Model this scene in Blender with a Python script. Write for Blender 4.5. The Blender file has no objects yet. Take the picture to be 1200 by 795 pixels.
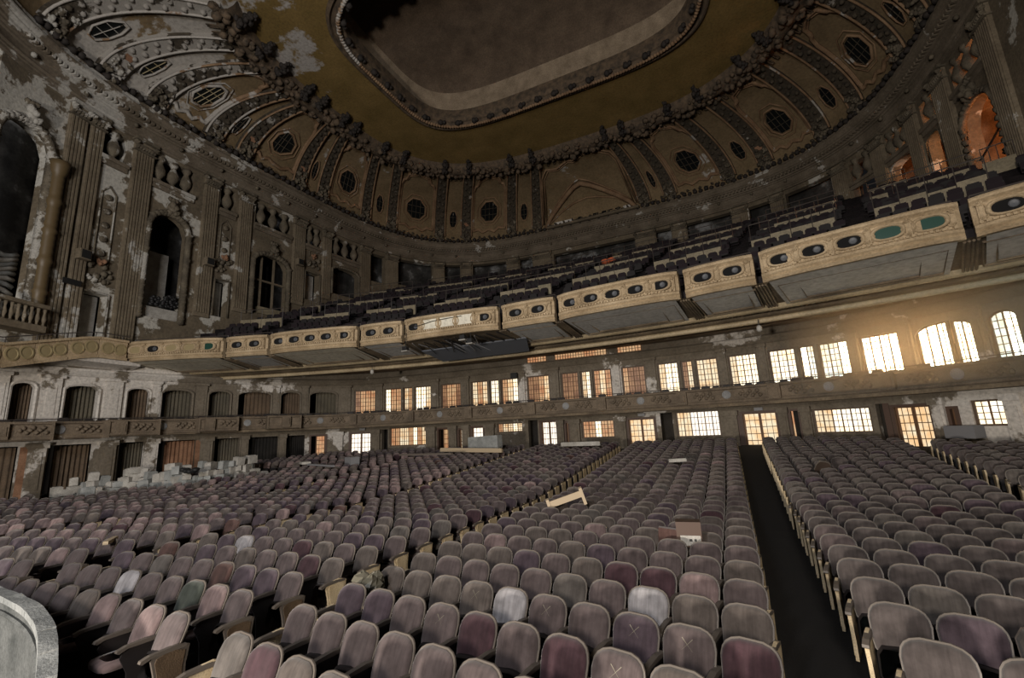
import bpy, math, random
import numpy as np
from math import sin, cos, pi, sqrt, atan2, asin, hypot
from mathutils import Vector, Matrix
random.seed(7)
SC = bpy.context.scene
COL = SC.collection

# ------------------------------------------------------------------ camera, light, exposure
YAW, PITCH, ROLL = math.radians(25), math.atan(106/530), math.atan(.048)
EYE = Vector((9.1, 0, 2.9))
hx, hy = Vector((cos(YAW), sin(YAW), 0)), Vector((-sin(YAW), cos(YAW), 0))
fwd = hy*cos(PITCH) + Vector((0, 0, 1))*sin(PITCH)
up0 = -hy*sin(PITCH) + Vector((0, 0, 1))*cos(PITCH)
right = hx*cos(ROLL) - up0*sin(ROLL)
up = hx*sin(ROLL) + up0*cos(ROLL)
cd = bpy.data.cameras.new('camera'); cam = bpy.data.objects.new('camera', cd); COL.objects.link(cam)
cd.sensor_width = 36; cd.lens = 36*530/1200; cd.clip_end = 400; cd.clip_start = .05
mw = Matrix.Identity(4)
for i in range(3):
    mw[i][0], mw[i][1], mw[i][2], mw[i][3] = right[i], up[i], -fwd[i], EYE[i]
cam.matrix_world = mw
SC.camera = cam

w = bpy.data.worlds.new('world'); SC.world = w; w.use_nodes = True
w.node_tree.nodes['Background'].inputs[0].default_value = (.75, .78, .85, 1)
w.node_tree.nodes['Background'].inputs[1].default_value = .007

def area(name, loc, target, size, power, color, sizey=None):
    l = bpy.data.lights.new(name, 'AREA'); l.energy = power; l.color = color; l.size = size
    if sizey: l.shape = 'RECTANGLE'; l.size_y = sizey
    o = bpy.data.objects.new(name, l); COL.objects.link(o); o.location = loc
    o.rotation_euler = (Vector(target)-Vector(loc)).to_track_quat('-Z', 'Y').to_euler(); return o
def point(name, loc, power, color, r=.3):
    l = bpy.data.lights.new(name, 'POINT'); l.energy = power; l.color = color; l.shadow_soft_size = r
    o = bpy.data.objects.new(name, l); COL.objects.link(o); o.location = loc; return o
area('stage_key_light', (11, -14, 7.5), (-7, 14, 2), 2.2, 2900, (1, .90, .79))  # added key light behind the camera, its source unseen
area('stage_low_fill', (3, -17, 1.9), (4, 22, 9), 1.8, 6400, (1, .91, .80))  # added low fill to brighten the balcony underside
area('stage_high_fill', (4, -12, 12), (-24, 18, 15), 4, 3000, (.95, .96, 1))  # added cool fill high over the stage for the left wall
point('right_corridor_lamp', (28.2, 30.5, 18.6), 900, (1, .36, .12), .4)
point('right_stair_lamp', (27.0, 36.0, 19.6), 420, (1, .5, .2), .3)
SC.view_settings.view_transform = 'Standard'; SC.view_settings.look = 'None'
SC.view_settings.exposure = 0.0; SC.view_settings.gamma = 1

# ------------------------------------------------------------------ materials
M = {}
def nodes(name):
    m = bpy.data.materials.new(name); m.use_nodes = True; M[name] = m
    nt = m.node_tree; return m, nt, nt.nodes, nt.links, nt.nodes['Principled BSDF']
def noise(N, L, vec, scale, detail=6, rough=.6):
    n = N.new('ShaderNodeTexNoise'); n.inputs['Scale'].default_value = scale
    n.inputs['Detail'].default_value = detail; n.inputs['Roughness'].default_value = rough
    L.new(vec, n.inputs['Vector']); return n.outputs['Fac']
def ramp(N, L, fac, stops):
    r = N.new('ShaderNodeValToRGB'); cr = r.color_ramp
    while len(cr.elements) < len(stops): cr.elements.new(.5)
    for e, (p, c) in zip(cr.elements, stops):
        e.position = p; e.color = (*c, 1) if len(c) == 3 else c
    L.new(fac, r.inputs[0]); return r.outputs['Color']
def mottled(name, stops, scale=1.0, rough=.85, bump=.25, detail=7, metal=0, world=True, peel=None, fine=12):
    """paint with blotches; peel = (threshold, colour, scale, box or None)"""
    m, nt, N, L, B = nodes(name)
    if world: vec = N.new('ShaderNodeNewGeometry').outputs['Position']
    else: vec = N.new('ShaderNodeTexCoord').outputs['Object']
    f = noise(N, L, vec, scale, detail)
    c = ramp(N, L, f, stops)
    f2 = noise(N, L, vec, scale*fine, 4)
    if peel:
        thr, pc, ps, box = peel
        pf = noise(N, L, vec, ps, 9, .65)
        if box is not None:     # bare plaster is more common towards the stage end
            sp = N.new('ShaderNodeSeparateXYZ'); L.new(vec, sp.inputs[0])
            ax, a, b, amt = box
            mr = N.new('ShaderNodeMapRange'); L.new(sp.outputs[ax], mr.inputs[0])
            mr.inputs[1].default_value = a; mr.inputs[2].default_value = b
            mr.inputs[3].default_value = amt; mr.inputs[4].default_value = 0
            ad = N.new('ShaderNodeMath'); ad.operation = 'ADD'; L.new(pf, ad.inputs[0]); L.new(mr.outputs[0], ad.inputs[1]); pf = ad.outputs[0]
        msk = ramp(N, L, pf, [(thr-.015, (0, 0, 0)), (thr+.015, (1, 1, 1))])
        mx = N.new('ShaderNodeMix'); mx.data_type = 'RGBA'
        L.new(msk, mx.inputs['Factor']); L.new(c, mx.inputs['A']); mx.inputs['B'].default_value = (*pc, 1); c = mx.outputs['Result']
    mu = N.new('ShaderNodeMix'); mu.data_type = 'RGBA'; mu.blend_type = 'MULTIPLY'; mu.inputs['Factor'].default_value = .6
    L.new(c, mu.inputs['A']); L.new(ramp(N, L, f2, [(.3, (.45, .45, .45)), (.6, (1, 1, 1))]), mu.inputs['B'])
    L.new(mu.outputs['Result'], B.inputs['Base Color'])
    B.inputs['Roughness'].default_value = rough; B.inputs['Metallic'].default_value = metal
    if bump:
        bp = N.new('ShaderNodeBump'); bp.inputs['Strength'].default_value = bump; bp.inputs['Distance'].default_value = .05
        L.new(f2, bp.inputs['Height']); L.new(bp.outputs[0], B.inputs['Normal'])
    return m
def plain(name, c, rough=.7, metal=0): 
    m, nt, N, L, B = nodes(name); B.inputs['Base Color'].default_value = (*c, 1)
    B.inputs['Roughness'].default_value = rough; B.inputs['Metallic'].default_value = metal; return m
def fabric(name, c, rough=.95):
    m, nt, N, L, B = nodes(name)
    vec = N.new('ShaderNodeTexCoord').outputs['Object']
    oi = N.new('ShaderNodeObjectInfo')
    va = N.new('ShaderNodeVectorMath'); va.operation = 'MULTIPLY_ADD'; L.new(oi.outputs['Random'], va.inputs[1])
    va.inputs[0].default_value = (9, 7, 5); L.new(vec, va.inputs[2])
    f = noise(N, L, va.outputs[0], 5, 6)
    mp = N.new('ShaderNodeMapping'); mp.inputs['Scale'].default_value = (14, 1, 1.2); L.new(va.outputs[0], mp.inputs[0])
    g = noise(N, L, mp.outputs[0], 1.6, 3)
    d = tuple(x*.62 for x in c); e = tuple(min(1, x*1.15+.02) for x in c)
    c1 = ramp(N, L, f, [(.3, d), (.7, e)])
    mu = N.new('ShaderNodeMix'); mu.data_type = 'RGBA'; mu.blend_type = 'MULTIPLY'; mu.inputs['Factor'].default_value = .7
    L.new(c1, mu.inputs['A']); L.new(ramp(N, L, g, [(.35, (.6, .58, .58)), (.6, (1, 1, 1))]), mu.inputs['B'])
    L.new(mu.outputs['Result'], B.inputs['Base Color']); B.inputs['Roughness'].default_value = rough
    B.inputs['Sheen Weight'].default_value = .3
    bp = N.new('ShaderNodeBump'); bp.inputs['Strength'].default_value = .2; bp.inputs['Distance'].default_value = .01
    L.new(f, bp.inputs['Height']); L.new(bp.outputs[0], B.inputs['Normal'])
    return m
def lit(name, c0, c1, strength, scale=1.5):
    m, nt, N, L, B = nodes(name)
    vec = N.new('ShaderNodeNewGeometry').outputs['Position']
    f = noise(N, L, vec, scale, 3)
    col = ramp(N, L, f, [(.38, c0), (.62, c1)])
    B.inputs['Base Color'].default_value = (.1, .08, .05, 1)
    L.new(col, B.inputs['Emission Color']); B.inputs['Emission Strength'].default_value = strength
    return m

SEATC = {'mauve': (.090, .065, .063), 'brown': (.094, .074, .063), 'purple': (.060, .038, .050), 'wine': (.048, .015, .022),
         'pink': (.19, .13, .125), 'grey': (.092, .078, .068), 'silver': (.34, .325, .335), 'umber': (.068, .053, .049), 'green': (.035, .045, .033), 'rust': (.075, .032, .024)}
for k, c in SEATC.items(): fabric('velvet_'+k, c)
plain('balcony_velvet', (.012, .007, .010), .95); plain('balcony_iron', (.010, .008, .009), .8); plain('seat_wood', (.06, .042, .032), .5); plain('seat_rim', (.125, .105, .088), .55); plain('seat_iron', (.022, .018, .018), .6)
mottled('panel_wood', [(.3, (.085, .055, .032)), (.7, (.15, .10, .06))], 5, .6, .2, world=False)
mottled('panel_sunlit_cream', [(.3, (.62, .48, .29)), (.7, (.80, .66, .44))], 5, .6, .2, world=False)  # pale wood, raised further to hold warm sunlight in the colour
mottled('carpet_black', [(.3, (.002, .0016, .0018)), (.7, (.005, .004, .004))], 3, 1, .3)
mottled('wall_tan', [(.3, (.095, .075, .05)), (.6, (.17, .135, .09)), (.8, (.25, .21, .155))], .5, .9, .5, peel=(.60, (.50, .48, .43), .35, (1, 8, 26, .14)))
mottled('pilaster_tan', [(.3, (.13, .10, .065)), (.7, (.24, .195, .135))], .5, .85, .3, peel=(.66, (.46, .44, .40), .5, (1, 9, 22, .09)))
mottled('entablature', [(.3, (.10, .078, .052)), (.7, (.21, .17, .125))], .6, .85, .25, peel=(.63, (.46, .44, .40), .5, (1, 10, 27, .14)))
mottled('ornament', [(.3, (.06, .048, .033)), (.7, (.20, .165, .115))], 1.2, .8, .8, peel=(.66, (.42, .40, .36), .6, (1, 9, 24, .16)))
mottled('cove_paint', [(.3, (.15, .105, .052)), (.7, (.25, .175, .095))], .4, .9, .3, peel=(.66, (.42, .39, .35), .22, (1, 14, 26, .19)))
mottled('cove_moulding', [(.3, (.17, .095, .05)), (.7, (.34, .22, .125))], 1, .8, .5, peel=(.62, (.45, .42, .38), .4, (1, 15, 25, .2)))
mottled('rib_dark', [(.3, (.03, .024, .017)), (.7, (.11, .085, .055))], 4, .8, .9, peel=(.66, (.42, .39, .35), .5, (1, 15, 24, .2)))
mottled('ring_foliage', [(.3, (.045, .035, .025)), (.7, (.19, .13, .08))], 2.5, .8, .9)
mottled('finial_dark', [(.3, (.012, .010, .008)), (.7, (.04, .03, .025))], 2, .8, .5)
mottled('ceiling_olive', [(.3, (.155, .10, .024)), (.7, (.24, .155, .048))], .5, .9, .2, peel=(.66, (.42, .39, .36), .19, (1, 15, 31, .16)))
mottled('ceiling_dark', [(.3, (.085, .058, .038)), (.7, (.17, .12, .08))], .7, .9, .2)
mottled('parapet_gold', [(.3, (.33, .24, .14)), (.65, (.55, .425, .27)), (.85, (.66, .55, .40))], 1.1, .75, .5)
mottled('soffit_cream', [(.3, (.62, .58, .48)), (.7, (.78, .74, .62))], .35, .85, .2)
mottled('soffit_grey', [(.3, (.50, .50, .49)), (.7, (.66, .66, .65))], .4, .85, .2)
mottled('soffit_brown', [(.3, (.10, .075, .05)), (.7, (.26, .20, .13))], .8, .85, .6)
mottled('beam_gold', [(.3, (.36, .28, .17)), (.7, (.55, .45, .29))], .8, .6, .3)
mottled('lower_wall', [(.3, (.13, .105, .075)), (.7, (.22, .185, .14))], .6, .85, .4, peel=(.60, (.62, .58, .53), .28, (1, 12, 27, .16)))
mottled('mezzanine_front', [(.3, (.13, .10, .07)), (.7, (.26, .20, .14))], 1.3, .8, .9, peel=(.68, (.50, .47, .42), .5, (1, 10, 24, .08)))
mottled('medallion_grey', [(.3, (.22, .22, .22)), (.7, (.38, .38, .38))], 2, .7, .2)
mottled('curtain_brown', [(.3, (.085, .06, .04)), (.7, (.16, .11, .07))], 1.2, .95, .3)
mottled('curtain_rust', [(.3, (.20, .10, .055)), (.7, (.36, .20, .12))], 1.2, .95, .3)
mottled('curtain_olive', [(.3, (.085, .075, .055)), (.7, (.14, .12, .085))], 1.2, .95, .3)
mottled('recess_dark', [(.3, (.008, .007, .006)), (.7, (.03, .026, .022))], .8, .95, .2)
mottled('recess_debris', [(.4, (.012, .011, .010)), (.55, (.05, .048, .045)), (.66, (.26, .26, .26))], .45, .95, .4)
mottled('recess_rust', [(.3, (.20, .10, .05)), (.6, (.5, .30, .18)), (.75, (.65, .5, .38))], .8, .9, .3)
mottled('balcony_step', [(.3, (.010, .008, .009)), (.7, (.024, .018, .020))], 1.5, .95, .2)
mottled('cream_riser', [(.3, (.18, .15, .095)), (.7, (.30, .255, .175))], .9, .7, .2)
mottled('debris_white', [(.3, (.30, .28, .25)), (.7, (.52, .50, .46))], 2, .9, .3, world=False)
mottled('ledge_dark', [(.3, (.055, .06, .058)), (.7, (.16, .165, .16))], 2.2, .8, .4)
mottled('ledge_grey', [(.3, (.20, .21, .205)), (.7, (.38, .39, .38))], 2.2, .7, .3)
mottled('cove_lit_band', [(.3, (.20, .15, .10)), (.7, (.36, .28, .195))], 1.2, .9, .2)  # light on the lower vault put into a paler colour
plain('iron', (.012, .012, .013), .6); plain('rail_metal', (.055, .045, .04), .5); plain('glass_dark', (.010, .011, .011), .15)
plain('oval_green', (.02, .06, .045), .2); plain('oval_black', (.004, .004, .0045), 1); plain('oval_cream', (.30, .24, .13), .5)
plain('lamp_grey', (.20, .20, .21), .5); plain('lamp_lens', (.07, .075, .085), .5); plain('bronze', (.11, .076, .036), .5); plain('door_brown', (.08, .045, .03), .6)
plain('window_frame', (.10, .065, .04), .6); plain('glazing_bar', (.16, .08, .035), .6); plain('chalk', (.26, .235, .18), .9)
plain('sign_black', (.015, .015, .015), .5); plain('speaker_face', (.03, .03, .035), .7); plain('board_tan', (.42, .33, .22), .7)
plain('orange_cloth', (.55, .13, .05), .9); plain('plastic_film', (.14, .13, .10), .15); plain('steel_grey', (.10, .11, .13), .5)
lit('pane_amber', (.80, .33, .14), (1, .62, .32), .6)
lit('pane_rust', (.42, .16, .08), (.85, .42, .2), .36)
lit('pane_cream', (1, .62, .30), (1, .86, .60), .95)
lit('pane_bright', (1, .78, .48), (1, .93, .76), 1.7)
lit('pane_hot', (1, .72, .38), (1, .9, .66), 7)
lit('pane_blaze', (1, .58, .26), (1, .78, .48), 20)
lit('pane_white', (1, .86, .7), (1, .93, .82), 1.35)
lit('pane_dim', (.22, .20, .18), (.38, .34, .30), .35)

# ------------------------------------------------------------------ mesh helpers
class MB:
    def __init__(s): s.v = []; s.f = []; s.m = []; s.k = 0
    def add(s, vs, fs):
        b = len(s.v); s.v += [tuple(v) for v in vs]; s.f += [tuple(b+i for i in f) for f in fs]; s.m += [s.k]*len(fs)
        return s
    def box(s, c, d, rz=0, M4=None):
        x, y, z = d[0]/2, d[1]/2, d[2]/2
        P = [(sx*x, sy*y, sz*z) for sz in (-1, 1) for sy in (-1, 1) for sx in (-1, 1)]
        if M4 is not None: P = [M4 @ Vector(p) for p in P]; P = [(p[0]+c[0], p[1]+c[1], p[2]+c[2]) for p in P]
        else: P = [(c[0]+p[0]*cos(rz)-p[1]*sin(rz), c[1]+p[0]*sin(rz)+p[1]*cos(rz), c[2]+p[2]) for p in P]
        return s.add(P, [(0, 2, 3, 1), (4, 5, 7, 6), (0, 1, 5, 4), (2, 6, 7, 3), (0, 4, 6, 2), (1, 3, 7, 5)])
    def prism(s, poly, z0, z1, T=None):
        n = len(poly); T = T or (lambda x, y, z: (x, y, z))
        P = [T(x, y, z0) for x, y in poly]+[T(x, y, z1) for x, y in poly]
        return s.add(P, [tuple(range(n-1, -1, -1)), tuple(range(n, 2*n))]+[(i, (i+1) % n, n+(i+1) % n, n+i) for i in range(n)])
    def tube(s, pts, r, n=6, closed=False):
        pts = [Vector(p) for p in pts]; N = len(pts); P = []
        for i, p in enumerate(pts):
            a = pts[(i-1) % N] if (closed or i > 0) else p; b = pts[(i+1) % N] if (closed or i < N-1) else p
            d = (b-a); d = d.normalized() if d.length > 1e-9 else Vector((0, 0, 1))
            u = d.cross(Vector((0, 0, 1))); u = u.normalized() if u.length > 1e-3 else Vector((1, 0, 0)); w_ = d.cross(u)
            rr = r[i] if isinstance(r, (list, tuple)) else r
            P += [p+(u*cos(2*pi*k/n)+w_*sin(2*pi*k/n))*rr for k in range(n)]
        F = []
        for i in range(N if closed else N-1):
            j = (i+1) % N
            F += [(i*n+k, i*n+(k+1) % n, j*n+(k+1) % n, j*n+k) for k in range(n)]
        if not closed: F += [tuple(range(n-1, -1, -1)), tuple(range((N-1)*n, N*n))]
        return s.add(P, F)
    def lathe(s, prof, c, n=10, ax=None):
        P = []; X, Y, Z = ax or (Vector((1, 0, 0)), Vector((0, 1, 0)), Vector((0, 0, 1)))
        for r, z in prof: P += [Vector(c)+X*r*cos(2*pi*k/n)+Y*r*sin(2*pi*k/n)+Z*z for k in range(n)]
        F = [(i*n+k, i*n+(k+1) % n, (i+1)*n+(k+1) % n, (i+1)*n+k) for i in range(len(prof)-1) for k in range(n)]
        F += [tuple(range(n-1, -1, -1)), tuple(range((len(prof)-1)*n, len(prof)*n))]
        return s.add(P, F)
    def lump(s, c, r, seed, fl=1.0, n=7):
        rn = random.Random(seed); P = []; F = []
        for i, (a, q) in enumerate([(-1, .35), (-.55, .9), (.1, 1), (.65, .75), (1, .25)]):
            for k in range(n):
                t = 2*pi*k/n+i*.3; q2 = q*r*rn.uniform(.75, 1.2)
                P.append((c[0]+q2*cos(t), c[1]+q2*sin(t), c[2]+a*r*fl*rn.uniform(.85, 1.1)))
        for i in range(4): F += [(i*n+k, i*n+(k+1) % n, (i+1)*n+(k+1) % n, (i+1)*n+k) for k in range(n)]
        F += [tuple(range(n-1, -1, -1)), tuple(range(4*n, 5*n))]
        return s.add(P, F)
    def cluster(s, c, r, seed, n=7):
        rn = random.Random(seed)
        s.lump(c, r*.6, seed, 1.1, 6)
        for i in range(n):
            a = 2*pi*i/n+rn.random(); e = rn.uniform(-1, 1); q = r*rn.uniform(.32, .48)
            s.lump((c[0]+cos(a)*r*.6*cos(e), c[1]+sin(a)*r*.6*cos(e), c[2]+r*.7*sin(e)), q, seed+i, rn.uniform(.7, 1.4), 5)
        return s
    def mesh(s, name, mats, smooth=False):
        me = bpy.data.meshes.new(name); me.from_pydata([tuple(v) for v in s.v], [], s.f)
        for m in (mats if isinstance(mats, (list, tuple)) else [mats]): me.materials.append(M[m])
        if len(me.materials) > 1: me.polygons.foreach_set('material_index', s.m)
        if smooth: me.polygons.foreach_set('use_smooth', [True]*len(s.f))
        me.update(); return me
    def obj(s, name, mats, parent=None, smooth=False, loc=None):
        if not s.f: return None
        me = s.mesh(name, mats, smooth)
        return link(name, me, parent, loc)
def link(name, me, parent=None, loc=None, rot=None):
    o = bpy.data.objects.new(name, me); COL.objects.link(o)
    if parent: o.parent = parent
    if loc is not None: o.location = loc
    if rot is not None: o.rotation_euler = rot
    return o
def tag(o, label, cat, group=None, kind=None):
    o['label'] = label; o['category'] = cat
    if group: o['group'] = group
    if kind: o['kind'] = kind
    return o
def struct(o): o['kind'] = 'structure'; return o
def stuff(o): o['kind'] = 'stuff'; return o
def empty(name, loc, rz=0):
    o = bpy.data.objects.new(name, None); COL.objects.link(o); o.location = loc; o.rotation_euler = (0, 0, rz); o.empty_display_size = .2; return o
def copy_tree(o, parent=None):
    c = o.copy(); COL.objects.link(c)
    if parent: c.parent = parent
    for ch in o.children: copy_tree(ch, c)
    return c

class Curve:
    def __init__(s, pts, centre=(0, 15)):
        s.p = np.array(pts, float); d = np.hypot(*np.diff(s.p, axis=0).T); s.s = np.r_[0, np.cumsum(d)]; s.L = float(s.s[-1]); s.c = centre
    def at(s, t): return float(np.interp(t, s.s, s.p[:, 0])), float(np.interp(t, s.s, s.p[:, 1]))
    def fr(s, t):
        a = s.at(max(0, t-.4)); b = s.at(min(s.L, t+.4)); d = (b[0]-a[0], b[1]-a[1]); l = hypot(*d) or 1
        tx, ty = d[0]/l, d[1]/l; p = s.at(t)
        nx, ny = ty, -tx
        if nx*(s.c[0]-p[0])+ny*(s.c[1]-p[1]) < 0: nx, ny = -nx, -ny
        return p, (tx, ty), (nx, ny)
    def pt(s, t, off=0, z=0):
        p, _, n = s.fr(t); return (p[0]+n[0]*off, p[1]+n[1]*off, z)
    def rz(s, t):
        _, tt, _ = s.fr(t); return atan2(tt[1], tt[0])
def slab(mb, cv, sa, sb, z0, z1, o0, o1, n=None):
    """solid between offsets o0 (room side) and o1, heights may be functions of s"""
    n = n or max(1, int(abs(sb-sa)/1.2+.99)); P = []; f0 = z0 if callable(z0) else (lambda t: z0); f1 = z1 if callable(z1) else (lambda t: z1)
    for i in range(n+1):
        t = sa+(sb-sa)*i/n
        P += [cv.pt(t, o0, f0(t)), cv.pt(t, o0, f1(t)), cv.pt(t, o1, f1(t)), cv.pt(t, o1, f0(t))]
    F = [(0, 3, 2, 1), (4*n, 4*n+1, 4*n+2, 4*n+3)]
    for i in range(n):
        a = 4*i; b = a+4
        F += [(a, a+1, b+1, b), (a+1, a+2, b+2, b+1), (a+2, a+3, b+3, b+2), (a+3, a, b, b+3)]
    mb.add(P, F)
def sweep(mb, cv, sa, sb, prof, n=None, closed=False):
    n = n or max(2, int(abs(sb-sa)/.8)); m = len(prof); P = []
    for i in range(n+1):
        t = sa+(sb-sa)*i/n; P += [cv.pt(t, o, z) for o, z in prof]
    mm = m if closed else m-1
    mb.add(P, [(i*m+k, i*m+(k+1) % m, (i+1)*m+(k+1) % m, (i+1)*m+k) for i in range(n) for k in range(mm)])
def crv_tube(mb, cv, sa, sb, off, z, r, n=5, step=1.0):
    k = max(1, int(abs(sb-sa)/step)); zf = z if callable(z) else (lambda t: z)
    mb.tube([cv.pt(sa+(sb-sa)*i/k, off, zf(sa+(sb-sa)*i/k)) for i in range(k+1)], r, n)
def smooth_pts(pts, n=24):
    p = np.array(pts, float); Q = np.vstack([2*p[0]-p[1], p, 2*p[-1]-p[-2]]); out = []
    for i in range(1, len(Q)-2):
        for t in np.linspace(0, 1, n, endpoint=False):
            a, b, c, d = Q[i-1:i+3]; out.append(.5*((2*b)+(c-a)*t+(2*a-5*b+4*c-d)*t*t+(3*b-a-3*c+d)*t**3))
    out.append(p[-1]); return out
def superell(cx, cy, a, b, n, t0, t1, N=600):
    o = []
    for t in np.linspace(t0, t1, N):
        c, s_ = sin(t), cos(t)
        o.append((cx+a*np.sign(c)*abs(c)**(2/n), cy+b*np.sign(s_)*abs(s_)**(2/n)))
    return o
LW = Curve(smooth_pts([(-25.5, 4), (-25.5, 10), (-25.5, 17), (-23.8, 23), (-20.5, 28), (-16.5, 30), (-8, 31), (0, 31.2), (8, 31), (14, 29.5), (18.5, 26.5), (22, 22), (25, 16)]))
CO = Curve(superell(-1, 25, 25, 24, 3.5, -2.2, 2.0), (-1, 22))
BR, BC = 55, -33.5
def arc(R, a0, a1, N=240): return Curve([(R*sin(a), BC+R*cos(a)) for a in np.linspace(a0, a1, N)], (0, BC))
def apt(r, a, z): return (r*sin(a), BC+r*cos(a), z)

# ------------------------------------------------------------------ floor
RC = -43.0
def zf(w): return .08*max(0, w-14.5)
UA = .3
def Rof(vk): return 31+2.6*max(0, vk-5.2) if vk > 5.2 else 31-2.0*(5.2-vk)
def vof(k): return 3.66+.81*min(k, 7)+.725*max(0, k-7)
def wof(u, v):      # distance coordinate of the rake: where the row through (u, v) crosses the axis
    w_ = v
    for _ in range(30):
        r_ = max(Rof(w_), 8); w_ = .5*w_+.5*(v+min((u-UA)**2/(2*r_), 9))
    return w_
fl = MB(); us = np.linspace(-30, 30, 61); vs_ = np.linspace(-6, 34, 61)
fl.add([(u, v, zf(wof(u, v))) for v in vs_ for u in us], [(i*61+k, i*61+k+1, (i+1)*61+k+1, (i+1)*61+k) for i in range(60) for k in range(60)])
struct(fl.obj('floor', 'carpet_black'))

# ------------------------------------------------------------------ lower walls (under the balcony)
# upper windows: (s0, s1, n casements, material per casement)
UW = [(26.8, 28.6, 1, ['pane_rust']), (29.4, 33.7, 3, ['pane_cream', 'pane_cream', 'pane_bright']), (34.6, 36.4, 1, ['pane_rust']),
      (37.3, 41.3, 3, ['pane_amber', 'pane_bright', 'pane_cream']), (42.0, 43.8, 1, ['pane_amber']),
      (44.7, 48.4, 3, ['pane_rust', 'pane_cream', 'pane_amber']), (49.1, 50.7, 1, ['pane_amber']),
      (51.5, 55.2, 3, ['pane_cream', 'pane_amber', 'pane_amber']), (55.8, 57.4, 1, ['pane_bright']),
      (58.0, 61.9, 3, ['pane_hot', 'pane_hot', 'pane_hot']), (62.4, 64.06, 1, ['pane_blaze']),
      (64.7, 66.8, 2, ['pane_blaze', 'pane_blaze']), (67.3, 68.3, 1, ['pane_hot'])]
ARCH = [(4.0, 5.6), (6.34, 7.4), (8.58, 10.28), (11.64, 12.97), (13.54, 15.43), (16.35, 17.82), (18.25, 20.57), (21.18, 22.67), (23.3, 25.44)]
# lower openings: (s0, s1, z0, z1, kind)
LO = [(23.5, 24.7, 1.35, 3.25, 'door_rust'), (26.5, 28.3, 1.2, 3.3, 'door_bright'), (29.2, 29.75, .8, 3.4, 'void'), (29.9, 33.2, 2.0, 3.5, 'win'), (34.3, 35.3, 1.2, 3.3, 'door_rust'), (36.1, 36.5, 1.5, 3.2, 'slit'),
      (37.2, 38.3, 1.2, 3.3, 'door_bright'), (39.4, 41.5, 2.7, 3.4, 'win'), (41.95, 42.7, .6, 3.5, 'void'), (42.9, 44.2, 1.2, 3.45, 'door_bright'), (44.8, 45.1, 1.2, 3.3, 'slit'), (46.0, 48.3, 2.05, 3.25, 'win'),
      (49.2, 51.0, 1.25, 3.3, 'door_amber'), (51.35, 52.1, .8, 3.5, 'void'), (52.3, 54.9, 1.9, 3.5, 'win_white'), (56.1, 58.0, 1.1, 3.3, 'door_amber'), (58.6, 59.1, 1.2, 3.3, 'slit_dark'),
      (59.7, 62.3, 1.9, 3.2, 'win'), (62.55, 63.1, .8, 3.3, 'void'), (63.2, 64.7, 1.1, 3.2, 'door_amber'), (65.3, 65.6, 1.5, 3.0, 'slit'), (66.1, 67.2, 2.1, 3.2, 'win'), (67.9, 68.9, 1.6, 3.2, 'win')]
WZ0, WZ1, LTOP = 4.75, 6.75, 8.3
def archz(s0, s1, zs, rise):
    return lambda t: zs+rise*sqrt(max(0, 1-((t-(s0+s1)/2)/((s1-s0)/2))**2))
lw = MB(); lwb = MB()
# upper band between mezzanine floor and soffit
cur = 0.0
ups = [(a, b, 'arch') for a, b in ARCH]+[(a, b, 'win') for a, b, _, _ in UW]
for a, b, kd in ups+[(LW.L, LW.L, 'end')]:
    slab(lw, LW, cur, a, 3.7, LTOP, 0, -.45)
    if kd == 'arch':
        rise = .28
        slab(lw, LW, a, b, archz(a, b, 6.45, rise), LTOP, 0, -.45, 10)
    elif kd == 'win':
        if a > 64: slab(lw, LW, a, b, archz(a, b, 6.4, .42), LTOP, 0, -.45, 10)
        else: slab(lw, LW, a, b, WZ1, LTOP, 0, -.45)
        slab(lw, LW, a, b, 3.7, WZ0, 0, -.45)
    cur = b
wl = struct(lw.obj('wall_mezzanine', 'lower_wall'))
lw2 = MB(); cur = 0.0
GA = [(4.6, 7.2), (8.3, 10.4), (11.6, 13.0), (13.7, 15.9), (17.0, 18.6), (19.2, 21.2), (21.8, 23.1)]
lowers = [(a, b, 0, 3.25, 'recess') for a, b in GA]+LO
for a, b, z0, z1, kd in lowers+[(LW.L, LW.L, 0, 0, 'end')]:
    slab(lw2, LW, cur, a, 0, 3.7, 0, -.45)
    if kd != 'end':
        slab(lw2, LW, a, b, z1, 3.7, 0, -.45)
        if z0 > 0: slab(lw2, LW, a, b, 0, z0, 0, -.45)
    cur = b
wg = struct(lw2.obj('wall_ground', 'lower_wall'))
# dark corridors behind the openings
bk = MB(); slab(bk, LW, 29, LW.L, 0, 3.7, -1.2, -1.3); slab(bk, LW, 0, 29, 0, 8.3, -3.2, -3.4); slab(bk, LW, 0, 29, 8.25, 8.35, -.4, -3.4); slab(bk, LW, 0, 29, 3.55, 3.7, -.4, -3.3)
struct(bk.obj('wall_corridor', 'recess_dark'))
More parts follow.
